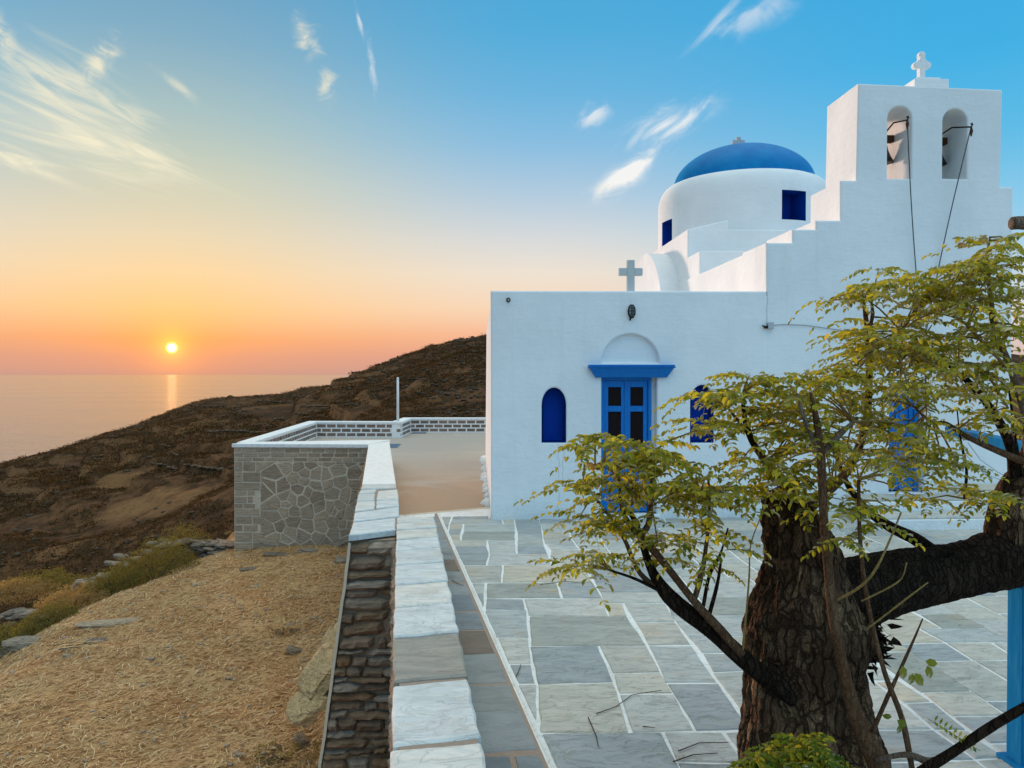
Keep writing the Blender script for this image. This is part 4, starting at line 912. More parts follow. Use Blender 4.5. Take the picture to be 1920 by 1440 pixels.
def offs(i, d):
    ns = []
    for k in (i-1, i):
        if 0 <= k < len(path)-1: u = (path[k+1]-path[k]).normalized(); ns.append(Vector((u.y, -u.x, 0)))
    n = sum(ns, Vector()).normalized(); return path[i]+n*(d/max(.5, n.dot(ns[0])))
for i in range(len(path)-1):
    a = [offs(i, .035), offs(i+1, .035), offs(i+1, -.33), offs(i, -.33)]; m.prism([p+Zv*(ZC-.068) for p in a], [p+Zv*(ZC+.004) for p in a])
m.build('coping', white_trim, pw, bevel=.012)
fp = thing('flagpole', 'thin white metal pole standing at the bend of the far parapet', 'pole'); b = at(746, 790, 26.3); tpp = at(744, 710, 26.3); b.z = ZC-.02
m = MB(); m.tube([b, Vector((b.x, b.y, tpp.z))], [.045, .038], 10); m.build('pole', pole_m, fp, smooth=True); m = MB(); m.lathe([(.085, 0), (.085, .025), (.05, .03)], b+Zv*.02, 12); m.build('flange', pole_m, fp); m = MB(); m.lathe([(.042, 0), (.048, .02), (.02, .05)], Vector((b.x, b.y, tpp.z)), 10); m.build('cap', pole_m, fp)

# ------------------------------------------------------------------ the chapel
ch = thing('chapel', 'white chapel with blue dome, stepped bell gable and blue door', 'chapel')
def fx(px, py=700): return on_y(px, py, YF).x
def fz(px, py): return on_y(px, py, YF).z
X0 = fx(920.5); XM = fx(1437); ZR0, ZR1 = fz(923, 545), fz(1437, 546)
# front block: front wall with niche, door and lunette openings
w1 = arch(fx(1016), fx(1061.5), fz(1038, 830), fz(1038, 727), 16, .24); w2 = arch(fx(1295), fx(1338.5), fz(1316, 830), fz(1316, 722), 16, .24)
DX0, DX1, DZ0, DZ1 = fx(1128), fx(1232), .06, fz(1176, 708)
dr = [(DX0, DZ0), (DX1, DZ0), (DX1, DZ1), (DX0, DZ1)]
lz0 = fz(1182, 680); lun = arch(fx(1127), fx(1237), lz0, fz(1182, 626), 20)
TH = .42
plate([(X0, -.3), (XM, -.3), (XM, ZR1), (X0, ZR0)], [w1, w2, dr, lun], YF, YF+TH).build('front_wall', plaster, ch, fixn=True)
yb = 19.0; sl_ = on_z(910, 853, 0); xb_ = X0+(sl_.x-X0)*(yb-YF)/(sl_.y-YF)
print('side wall', X0, sl_, xb_)
m = MB(); Yb0 = YF+TH+.001
xs0 = X0+(xb_-X0)*(TH/(yb-YF))
m.prism([(X0+.01, Yb0, -.3), (XM+1, Yb0, -.3), (XM+1, yb, -.3), (xb_, yb, -.3)], [(X0+.012, Yb0, ZR0-.06), (XM+1, Yb0, ZR0-.06), (XM+1, yb, ZR0-.06), (xb_+.03, yb, ZR0-.06)]); m.build('front_block', plaster, ch, bevel=.02)
m = MB(); m.prism([(X0+.02, Yb0, ZR0-.058), (X0+.25, Yb0, ZR0-.058), (xb_+.28, yb, ZR0-.058), (xb_+.04, yb, ZR0-.058)], [(X0+.02, Yb0, ZR0), (X0+.25, Yb0, ZR0), (xb_+.28, yb, ZR0), (xb_+.04, yb, ZR0)]); m.build('roof_kerb', plaster, ch, bevel=.02)
# rough lime splash where the side wall meets the terrace
random.seed(3)
m = MB()
for k in range(16):
    y = YF+.6+k*.55+random.uniform(-.1, .1); xx = X0+(xb_-X0)*(y-YF)/(yb-YF); s_ = random.uniform(.05, .14); m.lathe([(s_, 0), (s_*.8, .05), (s_*.3, .09)], (xx-.02, y, ZT+.002), 8)
m.build('lime_splash', white_trim, ch, kind='stuff')
for nm, hole in (('niche_panel', w1), ('niche_panel', w2)):
    # blue reveal lining and back
    m = MB(); n = len(hole); cx = sum(p[0] for p in hole)/n; cz = sum(p[1] for p in hole)/n
    ins = [(cx+(p[0]-cx)*.985, cz+(p[1]-cz)*.992) for p in hole]
    m.add([(p[0], YF+.012, p[1]) for p in ins]+[(p[0], YF+.20, p[1]) for p in ins], [(i, i+n, (i+1) % n+n, (i+1) % n) for i in range(n)]+[tuple(range(n, 2*n))]); m.build(nm, navy, ch, fixn=True)
    a0, a1 = min(p[0] for p in ins), max(p[0] for p in ins); z0, z1 = min(p[1] for p in ins), max(p[1] for p in ins)
    m = MB(); m.box(a0+.03, a0+.055, YF+.17, YF+.199, z0+.01, z1-.25); m.box(a1-.055, a1-.03, YF+.17, YF+.199, z0+.01, z1-.25); m.box(a0+.056, a1-.056, YF+.175, YF+.199, z0+.01, z0+.035); m.build('niche_frame', navy, ch)
m = MB(); m.add([(p[0], YF+.07, p[1]) for p in lun], [tuple(range(len(lun)))]); m.build('lunette', plaster, ch, fixn=True)
# lintel
lz0_, lz1_ = fz(1180, 708), fz(1180, 684); m = MB(); zc_ = lz1_-.045
def trap(xa, xb, xc, xd, z0, z1, d0, d1): m.add([(xa, YF+.1, z0), (xb, YF+.1, z0), (xb, YF-d0, z0), (xa, YF-d0, z0), (xc, YF+.1, z1), (xd, YF+.1, z1), (xd, YF-d1, z1), (xc, YF-d1, z1)], [(0, 1, 2, 3), (7, 6, 5, 4), (3, 2, 6, 7), (2, 1, 5, 6), (0, 3, 7, 4), (1, 0, 4, 5)])
trap(fx(1116), fx(1249), fx(1104), fx(1260), lz0_, zc_, .05, .12); trap(fx(1102), fx(1262.5), fx(1102), fx(1262.5), zc_+.001, zc_+.022, .13, .14); trap(fx(1103), fx(1261.5), fx(1103), fx(1261.5), zc_+.023, lz1_, .125, .125)
m.build('lintel', blue, ch, bevel=.005, fixn=True)
def door(x0, x1, z0, z1, yo, label=None, solid=False):
    d = bpy.data.objects.new('door', None); col.objects.link(d); d.parent = ch
    if label: d['label'] = label
    yd = YF+yo; W = x1-x0
    m = MB(); fr = .045
    m.box(x0, x0+fr, yd-.03, yd+.08, z0, z1); m.box(x1-fr, x1, yd-.03, yd+.08, z0, z1); m.box(x0+fr, x1-fr, yd-.029, yd+.08, z1-.04, z1); m.build('frame', blue, d, bevel=.004)
    xi0, xi1 = x0+fr+.003, x1-fr-.003; xm = (xi0+xi1)/2; zi = z1-.043
    zr = [z0+.02, z0+.02+.09, z0+.80, z0+.92, z0+1.42, z0+1.50, zi-.09, zi]
    for a, b in ((xi0, xm-.003), (xm+.003, xi1)):
        st = .062; m = MB()
        m.box(a, a+st, yd, yd+.04, z0+.02, zi); m.box(b-st, b, yd, yd+.04, z0+.02, zi)
        for z_a, z_b in ((zr[0], zr[1]), (zr[2], zr[3]), (zr[4], zr[5]), (zr[6], zr[7])): m.box(a+st, b-st, yd+.001, yd+.039, z_a, z_b)
        m.build('leaf', blue, d, bevel=.004)
        m = MB(); m.box(a+st+.001, b-st-.001, yd+.012, yd+.03, zr[1]+.001, zr[2]-.001); m.box(a+st+.03, b-st-.03, yd+.006, yd+.0118, zr[1]+.04, zr[2]-.04); m.build('panel', blue, d, bevel=.004)
        for z_a, z_b in ((zr[3], zr[4]), (zr[5], zr[6])):
            m = MB(); m.box(a+st+.001, b-st-.001, yd+.024, yd+.03, z_a+.001, z_b-.001); o = m.build('screen', blue if solid else mesh_m, d)
            if not solid:
                g = MB(); x = a+st+.015
                while x < b-st: g.box(x, x+.003, yd+.018, yd+.022, z_a, z_b); x += .018
                zz = z_a+.012
                while zz < z_b: g.box(a+st, b-st, yd+.0222, yd+.0238, zz, zz+.003); zz += .018
                g.build('grille', dark_metal, d, kind='stuff')
    m = MB(); m.box(xm-.02, xm+.02, yd-.012, yd-.001, z0+.02, zi); m.build('astragal', blue, d, bevel=.004)
    m = MB(); zh = z0+1.02; m.tube([(xm+.06, yd-.003, zh), (xm+.06, yd-.05, zh), (xm+.13, yd-.055, zh)], .009, 8); m.build('handle', dark_metal, d)
    return d
door(DX0, fx(1224), .06, DZ1, .10)
m = MB(); m.box(fx(1224)+.001, DX1, YF+.13, YF+.2, .06, DZ1); m.build('door_reveal', plaster, ch)
m = MB(); m.box(DX0-.05, DX1+.05, YF-.02, YF+.3, -.02, .058); m.build('threshold', white_trim, ch, bevel=.012)
# main stepped gable with two bell openings
YG = YF+.003
def gx(px, py): return on_y(px, py, YG).x
def gz(px, py): return on_y(px, py, YG).z
st_px = [(1437, 455), (1486, 455), (1486, 430), (1530, 430), (1530, 413), (1576, 413), (1576, 338), (1606, 338), (1610, 156), (1880, 168), (1876, 350), (1897, 351)]
stp = [(gx(*p), gz(*p)) for p in st_px]
xr = gx(1897, 700)
o1 = arch(gx(1664.5, 250), gx(1710, 250), gz(1688, 335), gz(1688, 199), 16); o2 = arch(gx(1768, 250), gx(1814, 250), gz(1792, 335), gz(1792, 204), 16)
gd = [(gx(1668, 800), .32), (gx(1734, 800), .32), (gx(1734, 800), gz(1700, 722)), (gx(1668, 800), gz(1700, 722))]
GT = .95
gable = [(XM-.05, -.3), (xr, -.3)]+[(xr, stp[-1][1])]+stp[:-1][::-1]+[(XM, ZR1-.06), (XM-.05, ZR1-.06)]
plate(gable, [o1, o2, gd], YG, YG+GT).build('bell_gable', plaster, ch, fixn=True)
door(gd[0][0]+.005, gd[1][0]-.03, .325, gd[2][1]-.004, .16, 'blue double door half hidden by the tree', True)
ZN = stp[0][1]
m = MB(); m.box(XM+.006, xr-.05, YG+GT+.002, 21.5, -.3, ZN-.015); m.build('nave', plaster, ch, bevel=.02)
# steps and bench in front of the second door
tread = flag_m
m = MB(); m.box(gx(1560, 900), gx(1800, 900), YF-.95, YF-.5, -.02, .13); m.build('step', plaster, ch, bevel=.015); m = MB(); m.box(gx(1562, 900), gx(1798, 900), YF-.93, YF-.505, .1302, .155); m.build('tread', tread, ch, bevel=.008)
m = MB(); m.box(gx(1580, 900), gx(1790, 900), YF-.498, YF-.002, -.02, .29); m.build('step', plaster, ch, bevel=.015); m = MB(); m.box(gx(1582, 900), gx(1788, 900), YF-.49, YF-.004, .2902, .315); m.build('tread', tread, ch, bevel=.008)
m = MB(); m.box(gx(1792, 900), xr+1.5, YF-.5, YF-.002, -.02, .42); m.build('bench', plaster, ch, bevel=.02); m = MB(); m.box(gx(1793, 900), xr+1.5, YF-.49, YF-.005, .4202, .445); m.build('bench_top', tread, ch, bevel=.008)
# north arm (barrel vault along X), drum base, buttress, drum, dome
DC = at(1392, 560, 17.0); DC = Vector((DC.x, DC.y, 0)); RD = 1.83
XA = 0; yv = DC.y-.05
top = on_y(1219, 477, yv); XA = top.x-.14; rv_ = 1.7; zv_ = top.z-rv_
m = MB(); n = 28; prof_ = [(yv-rv_, 2.6)]+[(yv-rv_*math.cos(math.pi*i/n), zv_+rv_*math.sin(math.pi*i/n)) for i in range(n+1)]+[(yv+rv_, 2.6)]
m.prism([(DC.x, y, z) for y, z in prof_], [(XA, y, z) for y, z in prof_]); m.build('north_vault', plaster, ch, fixn=True, bevel=.02)
xA_ = XM+.03; pA = on_x(1289, 429, xA_); yA = pA.y; zA = pA.z; pA2 = on_y(1366, 412, yA)
m = MB(); hb = DC.x-xA_
m.prism([(xA_, yA, 2.9), (DC.x+hb, yA, 2.9), (DC.x+hb, DC.y+hb, 2.9), (xA_, DC.y+hb, 2.9)], [(xA_+.01, yA+.01, zA), (DC.x+hb, yA+.01, zA), (DC.x+hb, DC.y+hb, zA), (xA_+.01, DC.y+hb, zA)]); m.build('drum_base', plaster, ch, bevel=.02)
m = MB(); x2_ = pA2.x; m.prism([(xA_+.02, yA+.012, zA-.3), (x2_, yA+.012, zA-.3), (x2_, DC.y, zA-.3), (xA_+.02, DC.y, zA-.3)], [(xA_+.02, yA+.012, zA+.002), (x2_, yA+.012, pA2.z), (x2_, DC.y, pA2.z), (xA_+.02, DC.y, zA+.002)]); m.build('drum_haunch', plaster, ch, bevel=.02)
pB = on_x(1312, 470, XM+.035); m = MB(); m.box(pB.x, DC.x+.6, pB.y, yA+.02, 2.9, pB.z); m.build('buttress', plaster, ch, bevel=.02)
zr_ = on_y(1395, 316, DC.y-1.50).z; zw = on_y(1237, 391, DC.y).z
# drum wall with window openings cut by leaving arcs out
def drum_window(px0, px1, py0, py1):
    a = []
    for px in (px0, px1):
        d = ray(px, (py0+py1)/2); d2 = Vector((d.x, d.y)); c = Vector((DC.x, DC.y)); A_ = d2.dot(d2); B_ = -2*d2.dot(c); C_ = c.dot(c)-RD*RD; t_ = (-B_-math.sqrt(max(0, B_*B_-4*A_*C_)))/(2*A_); q = d2*t_-c; a.append(math.atan2(q.y, q.x)); dist = t_
    pt0, pt1 = EYE+ray((px0+px1)/2, py1)*dist, EYE+ray((px0+px1)/2, py0)*dist
    return a[0], a[1], pt0.z, pt1.z
wins = [drum_window(1466, 1511, 359, 414), drum_window(1241.5, 1260, 410, 455)]
zw = max(zw, wins[0][3]+.04); print('drum', DC, zr_, zw, wins)
def drum_wall():
    m = MB(); z0, z1 = 3.0, zw; N = 180; zl = sorted({z0, z1}|{w_[2] for w_ in wins}|{w_[3] for w_ in wins}|set(np.linspace(z0, z1, 5)))
    angs = sorted(set([round(-math.pi+2*math.pi*i/N, 5) for i in range(N)]+[round(w_[k], 5) for w_ in wins for k in (0, 1)]))
    na_ = len(angs)
    for a in angs:
        for z in zl: m.v.append((DC.x+RD*math.cos(a), DC.y+RD*math.sin(a), z))
    nz_ = len(zl)
    for i in range(na_):
        i2 = (i+1) % na_; am = (angs[i]+(angs[i2] if i2 else angs[i2]+2*math.pi))/2
        for jz in range(nz_-1):
            zm = (zl[jz]+zl[jz+1])/2
            if any(min(w_[0], w_[1]) < am < max(w_[0], w_[1]) and w_[2] < zm < w_[3] for w_ in wins): continue
            m.f.append((i*nz_+jz, i2*nz_+jz, i2*nz_+jz+1, i*nz_+jz+1))
    return m
dw = drum_wall().build('drum', plaster, ch, smooth=True)
m = MB(); m.lathe([(1.53+(RD-1.53)*math.cos(q), zw-.001+(zr_-zw)*math.sin(q)) for q in np.linspace(0, math.pi/2, 9)]+[(1.36, zr_-.002)], DC, 96, False); m.build('drum_shoulder', plaster, ch, smooth=True)
for w_ in wins:
    a0, a1, z0, z1 = w_; f = bpy.data.objects.new('drum_window', None); col.objects.link(f); f.parent = ch
    def pt(a, r, z): return Vector((DC.x+r*math.cos(a), DC.y+r*math.sin(a), z))
    m = MB(); ri, ro = RD-.42, RD+.001; c = [pt(a0, ro, z0), pt(a1, ro, z0), pt(a1, ro, z1), pt(a0, ro, z1)]; e = [pt(a0, ri, z0), pt(a1, ri, z0), pt(a1, ri, z1), pt(a0, ri, z1)]
    m.add(c+e, [(i, (i+1) % 4, (i+1) % 4+4, i+4) for i in range(4)]+[(4, 5, 6, 7)]); m.build('reveal', navy, f, fixn=True)
    m = MB(); am = a0+(a1-a0)*.5; m.add([pt(a0+(a1-a0)*.08, ri+.02, z0+.04), pt(am, ri+.02, z0+.04), pt(am, ri+.02, z1-.16), pt(a0+(a1-a0)*.08, ri+.02, z1-.16)], [(0, 1, 2, 3)]); m.build('pane', simple('dusty_pane', (.03, .05, .06), .3), f)
    m = MB(); uu = (pt(a1, ri, z0)-pt(a0, ri, z0)).normalized()
    for aa_ in (a0+(a1-a0)*.52, a0+(a1-a0)*.06): p = pt(aa_, ri+.03, z0+.03); m.tube([p, p+Zv*(z1-z0-.18)], .018, 6)
    p, q = pt(a0+(a1-a0)*.06, ri+.03, z1-.15), pt(a0+(a1-a0)*.52, ri+.03, z1-.15); m.tube([p, q], .018, 6); m.build('sash', navy, f)
m = MB(); H = on_y(1391, 273, DC.y).z-zr_-.03; m.lathe([(1.50*math.cos(t_), zr_-.01+H*math.sin(t_)) for t_ in np.linspace(0, math.pi/2-.004, 26)], DC, 96, False); m.build('dome', dome_m, ch, smooth=True)
# crosses
def plain_cross(px, pyb, pyt, pxl, pxr, pya, y, wpx, mt, name='cross'):
    b, t_ = on_y(px, pyb, y), on_y(px, pyt, y); s_ = (on_y(px+wpx/2, pyt, y)-on_y(px-wpx/2, pyt, y)).length/2; l, r_ = on_y(pxl, pya, y).x, on_y(pxr, pya, y).x; za = on_y(px, pya, y).z
    m = MB(); m.box(b.x-s_, b.x+s_, y-s_*.8, y+s_*.8, b.z-.05, t_.z); m.box(l, b.x-s_, y-s_*.75, y+s_*.75, za-s_, za+s_); m.box(b.x+s_, r_, y-s_*.75, y+s_*.75, za-s_, za+s_); return m.build(name, mt, ch, bevel=.008)
stone_w = simple('grey_white_marble', (.62, .62, .61), .7, 0, 12, .2)
plain_cross(1182, 546, 488, 1160, 1204, 510, YF+.12, 14, stone_w)
plain_cross(1384.5, 278, 257.5, 1373, 1396, 267, DC.y-.1, 8, stone_w)
yc = YG+.45; m = MB(); cb0 = on_y(1727, 160, yc); k = (yc*1.0)/F*1.0
def cp(px, py): return on_y(px, py, yc)
zt0 = stp[8][1]-.03
def tbox(pxa, pxb, pya, pyb, d): a, b = cp(pxa, pyb), cp(pxb, pya); m.box(a.x, b.x, yc-d, yc+d, a.z, b.z)
tbox(1701, 1764, 157.5, 172, .2); tbox(1709, 1752, 152, 157.4, .15); m.build('cross_base', plaster, ch, bevel=.012)
m = MB(); dd = .05
for (pa, pb, qa, qb) in ((1722, 1732, 102, 151.9),): a, b = cp(pa, qb), cp(pb, qa); m.box(a.x, b.x, yc-dd, yc+dd, a.z, b.z)
a, b = cp(1714, 128), cp(1740, 119); m.box(a.x, b.x, yc-dd*.9, yc+dd*.9, a.z, b.z)
for (px, py, rr_) in ((1727, 104, 6.5), (1716.5, 123.5, 6.5), (1738, 123.5, 6.5), (1721, 117, 3.5), (1733, 117, 3.5)):
    c = cp(px, py); r_ = rr_*yc/F; 
    loop = [(c.x+r_*math.cos(t_), c.z+r_*math.sin(t_)) for t_ in np.linspace(0, 2*math.pi, 13)[:-1]]; m.prism([(x, yc-dd*.8, z) for x, z in loop], [(x, yc+dd*.8, z) for x, z in loop])
m.build('cross', plaster, ch, fixn=False, bevel=.01)
# wall cracks (thin dark lines sunk in the plaster)
m = MB()
for (px, y0, y1) in ((1047, 832, 965), (1056, 835, 905)):
    pp = [on_y(px+2.5*mnoise.noise(Vector((y*.05, px, 0)))*2, y, YF) for y in np.linspace(y0, y1, 24)]
    for a, b in zip(pp[:-1], pp[1:]): m.add([a+Vector((-.0022, -.0015, 0)), a+Vector((.0022, -.0015, 0)), b+Vector((.0022, -.0015, 0)), b+Vector((-.0022, -.0015, 0))], [(0, 1, 2, 3)])
pp = [on_y(1438+3*mnoise.noise(Vector((y*.04, 2, 0))), y, YF) for y in np.linspace(548, 608, 16)]
for a, b in zip(pp[:-1], pp[1:]): m.add([a+Vector((-.003, -.0015, 0)), a+Vector((.003, -.0015, 0)), b+Vector((.003, -.0015, 0)), b+Vector((-.003, -.0015, 0))], [(0, 1, 2, 3)])
m.build('hairline_crack', simple('crack_grey', (.55, .56, .56), .9), ch, kind='stuff')

# ------------------------------------------------------------------ bells, ropes, lamp, junction box
def bell(hole, px_lever, py_lever, label, lab_rope, rope_px, rope_py, seed):
    xc = sum(p[0] for p in hole[:2])/2; zt_ = max(p[1] for p in hole); yb_ = YG+.50
    t = thing('bell', label, 'bell', group='bells in the gable'); zb = zt_-.66
    m = MB(); m.lathe([(.17, 0), (.165, .02), (.135, .08), (.10, .17), (.085, .24), (.06, .285), (.02, .30)], (xc, yb_, zb), 24); m.build('bell_body', bronze, t, smooth=True)
    m = MB(); m.tube([(xc, yb_, zb+.2), (xc, yb_, zb-.02)], .009, 6); m.lathe([(.01, -.09), (.04, -.06), (.045, -.035), (.012, -.005)], (xc+.005, yb_, zb), 12); m.build('clapper', dark_metal, t)
    m = MB(); m.box(hole[0][0]-.001, hole[1][0]+.001, yb_-.05, yb_+.05, zb+.30, zb+.40); m.build('yoke', rust, t, bevel=.01)
    e = on_y(px_lever, py_lever, YG-.22); m = MB(); s_ = Vector((xc+.02, yb_-.03, zb+.40)); mid = (s_+e)/2+Vector((-.02, 0, .07)); m.tube([s_, mid, e, e+Vector((.012, -.012, .03)), e+Vector((.0, -.02, .045)), e+Vector((-.015, -.01, .03))], .011, 8); m.build('lever', dark_metal, t, smooth=True)
    r_ = thing('bell_rope', lab_rope, 'rope', group='bell ropes'); f = on_y(rope_px, rope_py, YG-.10); g = e+(f-e)*1.6
    m = MB(); pts_ = []
    for k in range(14): q = k/13; pts_.append(e+(g-e)*q+Vector((0, .05*math.sin(q*3.1), -.0)))
    m.tube(pts_, .0075, 6); m.build('rope_line', rope_m, r_); m = MB(); m.tube([e, e+Vector((.003, 0, -.06)), e+Vector((.0, 0, -.13))], [.012, .022, .008], 8); m.build('knot', rust, r_)
bell(o1, 1701, 225, 'dark bronze bell with curved lever in the left opening of the gable', 'bell rope hanging from the left lever and slanting right', 1721, 505, 1)
bell(o2, 1821, 238, 'dark bronze bell with straight lever in the right opening of the gable', 'bell rope hanging from the right lever and slanting left', 1766, 490, 2)
t = thing('wall_lamp', 'oval caged bulkhead lamp above the arched niche', 'lamp'); c = on_y(1184, 584, YF)
def oval(rx_, rz_, y0, y1, mt, nm, sc_=.8, n=20):
    m = MB(); a = [(c.x+rx_*math.cos(q), y0, c.z+rz_*math.sin(q)) for q in np.linspace(0, 6.2832, n+1)[:-1]]; b = [(c.x+rx_*sc_*math.cos(q), y1, c.z+rz_*sc_*math.sin(q)) for q in np.linspace(0, 6.2832, n+1)[:-1]]; m.prism(a, b); return m.build(nm, mt, t, fixn=True, bevel=.005)
oval(.055, .098, YF, YF-.035, dark_metal, 'housing', .97); oval(.042, .082, YF-.0352, YF-.085, glass, 'glass', .75)
m = MB()
for sx in (-.022, 0, .022): m.tube([(c.x+sx, YF-.034, c.z-.09), (c.x+sx*.9, YF-.085, c.z-.06), (c.x+sx*.9, YF-.1, c.z), (c.x+sx*.9, YF-.085, c.z+.06), (c.x+sx, YF-.034, c.z+.09)], .004, 6)
for sz in (-.045, 0, .045): m.tube([(c.x-.047, YF-.036, c.z+sz), (c.x-.03, YF-.09, c.z+sz), (c.x+.03, YF-.09, c.z+sz), (c.x+.047, YF-.036, c.z+sz)], .004, 6)
m.build('cage', dark_metal, t); m = MB(); m.tube([(c.x-.02, YF-.02, c.z-.095), (c.x-.025, YF-.03, c.z-.125)], .012, 8); m.build('gland', dark_metal, t)
c = on_y(953, 562.5, YF); t = thing('wall_socket', 'small rusty round fitting near the top left corner of the front', 'fitting'); m = MB()
loop = [(c.x+.032*math.cos(q), c.z+.034*math.sin(q)) for q in np.linspace(0, 6.28, 13)[:-1]]; m.prism([(x, YF-.001, z) for x, z in loop], [(x, YF-.018, z) for x, z in loop]); m.build('plate', hole_m, t, fixn=True, bevel=.004); m = MB(); m.tube([(c.x, YF-.017, c.z), (c.x, YF-.045, c.z-.004)], .011, 8); m.build('stub', grey_plastic, t)
t = thing('junction_box', 'small grey junction box at the seam between porch and gable', 'junction box'); c = on_y(1443, 611, YF); m = MB(); m.box(c.x-.038, c.x+.045, YF-.05, YF, c.z-.045, c.z+.05); m.build('box', grey_plastic, t, bevel=.006)
m = MB(); m.tube([(c.x-.035, YF-.03, c.z-.01), (c.x-.08, YF-.04, c.z-.02), (c.x-.12, YF-.03, c.z+.005)], [.018, .016, .006], 8); m.tube([(c.x-.04, YF-.025, c.z-.03), (c.x-.09, YF-.03, c.z-.03)], .01, 6); m.build('cable_gland', dark_metal, t)
m = MB(); pts_ = [on_y(px, py, YF)+Vector((0, -.012, 0)) for px, py in ((1449, 610), (1470, 608.5), (1510, 610), (1545, 615), (1575, 619), (1610, 621), (1680, 622), (1760, 626))]; m.tube(pts_, .006, 6); tag(m.build('cable', cable_m), 'thin grey cable running along the wall from the junction box', 'cable')

# ------------------------------------------------------------------ blue post frame at the right
pg = thing('post_frame', 'weathered blue wooden post and rail at the right edge', 'post'); D0 = 3.95
pb = on_z(1921, 1432, 0); u = Vector((0, 0, 1)); hw_ = .058
zt_ = at(1921, 848, D0).z; m = MB(); m.box(pb.x-hw_, pb.x+hw_, pb.y-hw_, pb.y+hw_, 0, zt_-.06); m.build('post', pergola_m, pg, bevel=.006)
e = at(1783, 826, 5.4); s_ = Vector((pb.x+.02, pb.y-.2, zt_)); e.z = zt_+.005; dv = (e-s_).normalized(); nv_ = Vector((-dv.y, dv.x, 0))*.04; m = MB()
m.prism([s_-nv_-Zv*.03, s_+nv_-Zv*.03, e+nv_-Zv*.03, e-nv_-Zv*.03], [s_-nv_+Zv*.03, s_+nv_+Zv*.03, e+nv_+Zv*.03, e-nv_+Zv*.03]); m.build('rail', pergola_m, pg, bevel=.006, fixn=True)
m = MB(); m.box(pb.x-.09, pb.x+.09, pb.y-.09, pb.y+.09, -.002, .02); m.build('foot_plate', pergola_m, pg, bevel=.004)
for (pts_, lb) in (([(1775, 805, 5.4), (1808, 850, 5.6), (1845, 888, 5.8), (1890, 905, 5.9)], 'thin slack wire hanging below the blue rail, lower one'), ([(1815, 830, 5.3), (1838, 862, 5.5), (1870, 885, 5.6), (1895, 897, 5.7)], 'thin slack wire hanging below the blue rail, upper one')):
    m = MB(); m.tube([at(*p) for p in pts_], .0028, 5); tag(m.build('wire', cable_m), lb, 'wire', 'slack wires')

# ------------------------------------------------------------------ the tree
tr = thing('tree', 'old pruned tree with thick cracked trunk and feathery olive leaves', 'tree')
def bark_tube(path_, seg, k, amp, fr, name, mt, seed, knots=(), smooth=True):
    """path_ = (px,py,depth,radius)"""
    P_ = [tuple(at(a, b, c))+(r_,) for a, b, c, r_ in path_]; C_ = crom(P_, k); m = MB(); nrm = None; vs = []; fs = []; n = len(C_)
    for i, c in enumerate(C_):
        p = Vector(c[:3]); t_ = (Vector(C_[min(i+1, n-1)][:3])-Vector(C_[max(i-1, 0)][:3])).normalized()
        if nrm is None: nrm = t_.orthogonal().normalized()
        nrm = (nrm-t_*nrm.dot(t_)).normalized(); b = t_.cross(nrm)
        for q in range(seg):
            a = 2*math.pi*q/seg; d = nrm*math.cos(a)+b*math.sin(a); s = p+d*c[3]
            big = mnoise.noise(s*3.1+Vector((seed, 0, 0))); rid = 1-2*abs(mnoise.noise(Vector((math.cos(a)*fr, math.sin(a)*fr, i/k*.8+seed)))); fine = mnoise.fractal(Vector((s.x*26, s.y*26, s.z*11)), 1, 2, 4)
            rr_ = c[3]*(1+.34*big*min(1, amp*10))+amp*(rid*.55+fine*.30)
            for (kx, ky, kz, kr, kh) in knots:
                dd_ = (s-Vector((kx, ky, kz))).length; rr_ += kh*math.exp(-(dd_/kr)**2)
            vs.append(p+d*rr_)
    for i in range(n-1):
        for q in range(seg): fs.append((i*seg+q, i*seg+(q+1) % seg, (i+1)*seg+(q+1) % seg, (i+1)*seg+q))
    fs += [tuple(range(seg-1, -1, -1)), tuple((n-1)*seg+q for q in range(seg))]
    m.add(vs, fs); return m.build(name, mt, tr, smooth=smooth)
kn = [tuple(at(1445, 1195, 3.4))+(.10, .05), tuple(at(1660, 1200, 3.5))+(.10, .10), tuple(at(1495, 1120, 3.35))+(.05, .035)]
bark_tube([(1545, 1640, 3.62, .40), (1535, 1530, 3.62, .36), (1522, 1430, 3.62, .315), (1510, 1340, 3.62, .275), (1506, 1250, 3.62, .25), (1512, 1160, 3.62, .245), (1506, 1080, 3.62, .185), (1488, 1000, 3.63, .135), (1466, 950, 3.65, .085), (1450, 918, 3.66, .04)], 128, 22, .046, 4.6, 'trunk', bark_m, 3, kn)
bark_tube([(1500, 1150, 3.66, .16), (1600, 1112, 3.72, .155), (1700, 1085, 3.80, .135), (1800, 1068, 3.86, .125), (1880, 1048, 3.9, .14), (1960, 1040, 3.95, .15), (2060, 1080, 4.0, .16)], 72, 20, .022, 3.2, 'limb', limb_m, 9)
bark_tube([(1895, 1045, 3.9, .12), (1888, 990, 3.9, .095), (1905, 925, 3.9, .085), (1935, 880, 3.92, .075), (1985, 760, 3.95, .07), (2010, 600, 3.98, .06), (1990, 470, 4.0, .055)], 56, 16, .018, 2.8, 'limb', bark_m, 12)
bark_tube([(2010, 470, 4.0, .05), (1960, 425, 4.0, .036), (1920, 418, 4.0, .034), (1897.5, 419, 4.0, .032)], 24, 8, .004, 3, 'sawn_limb', grey_bark, 14)
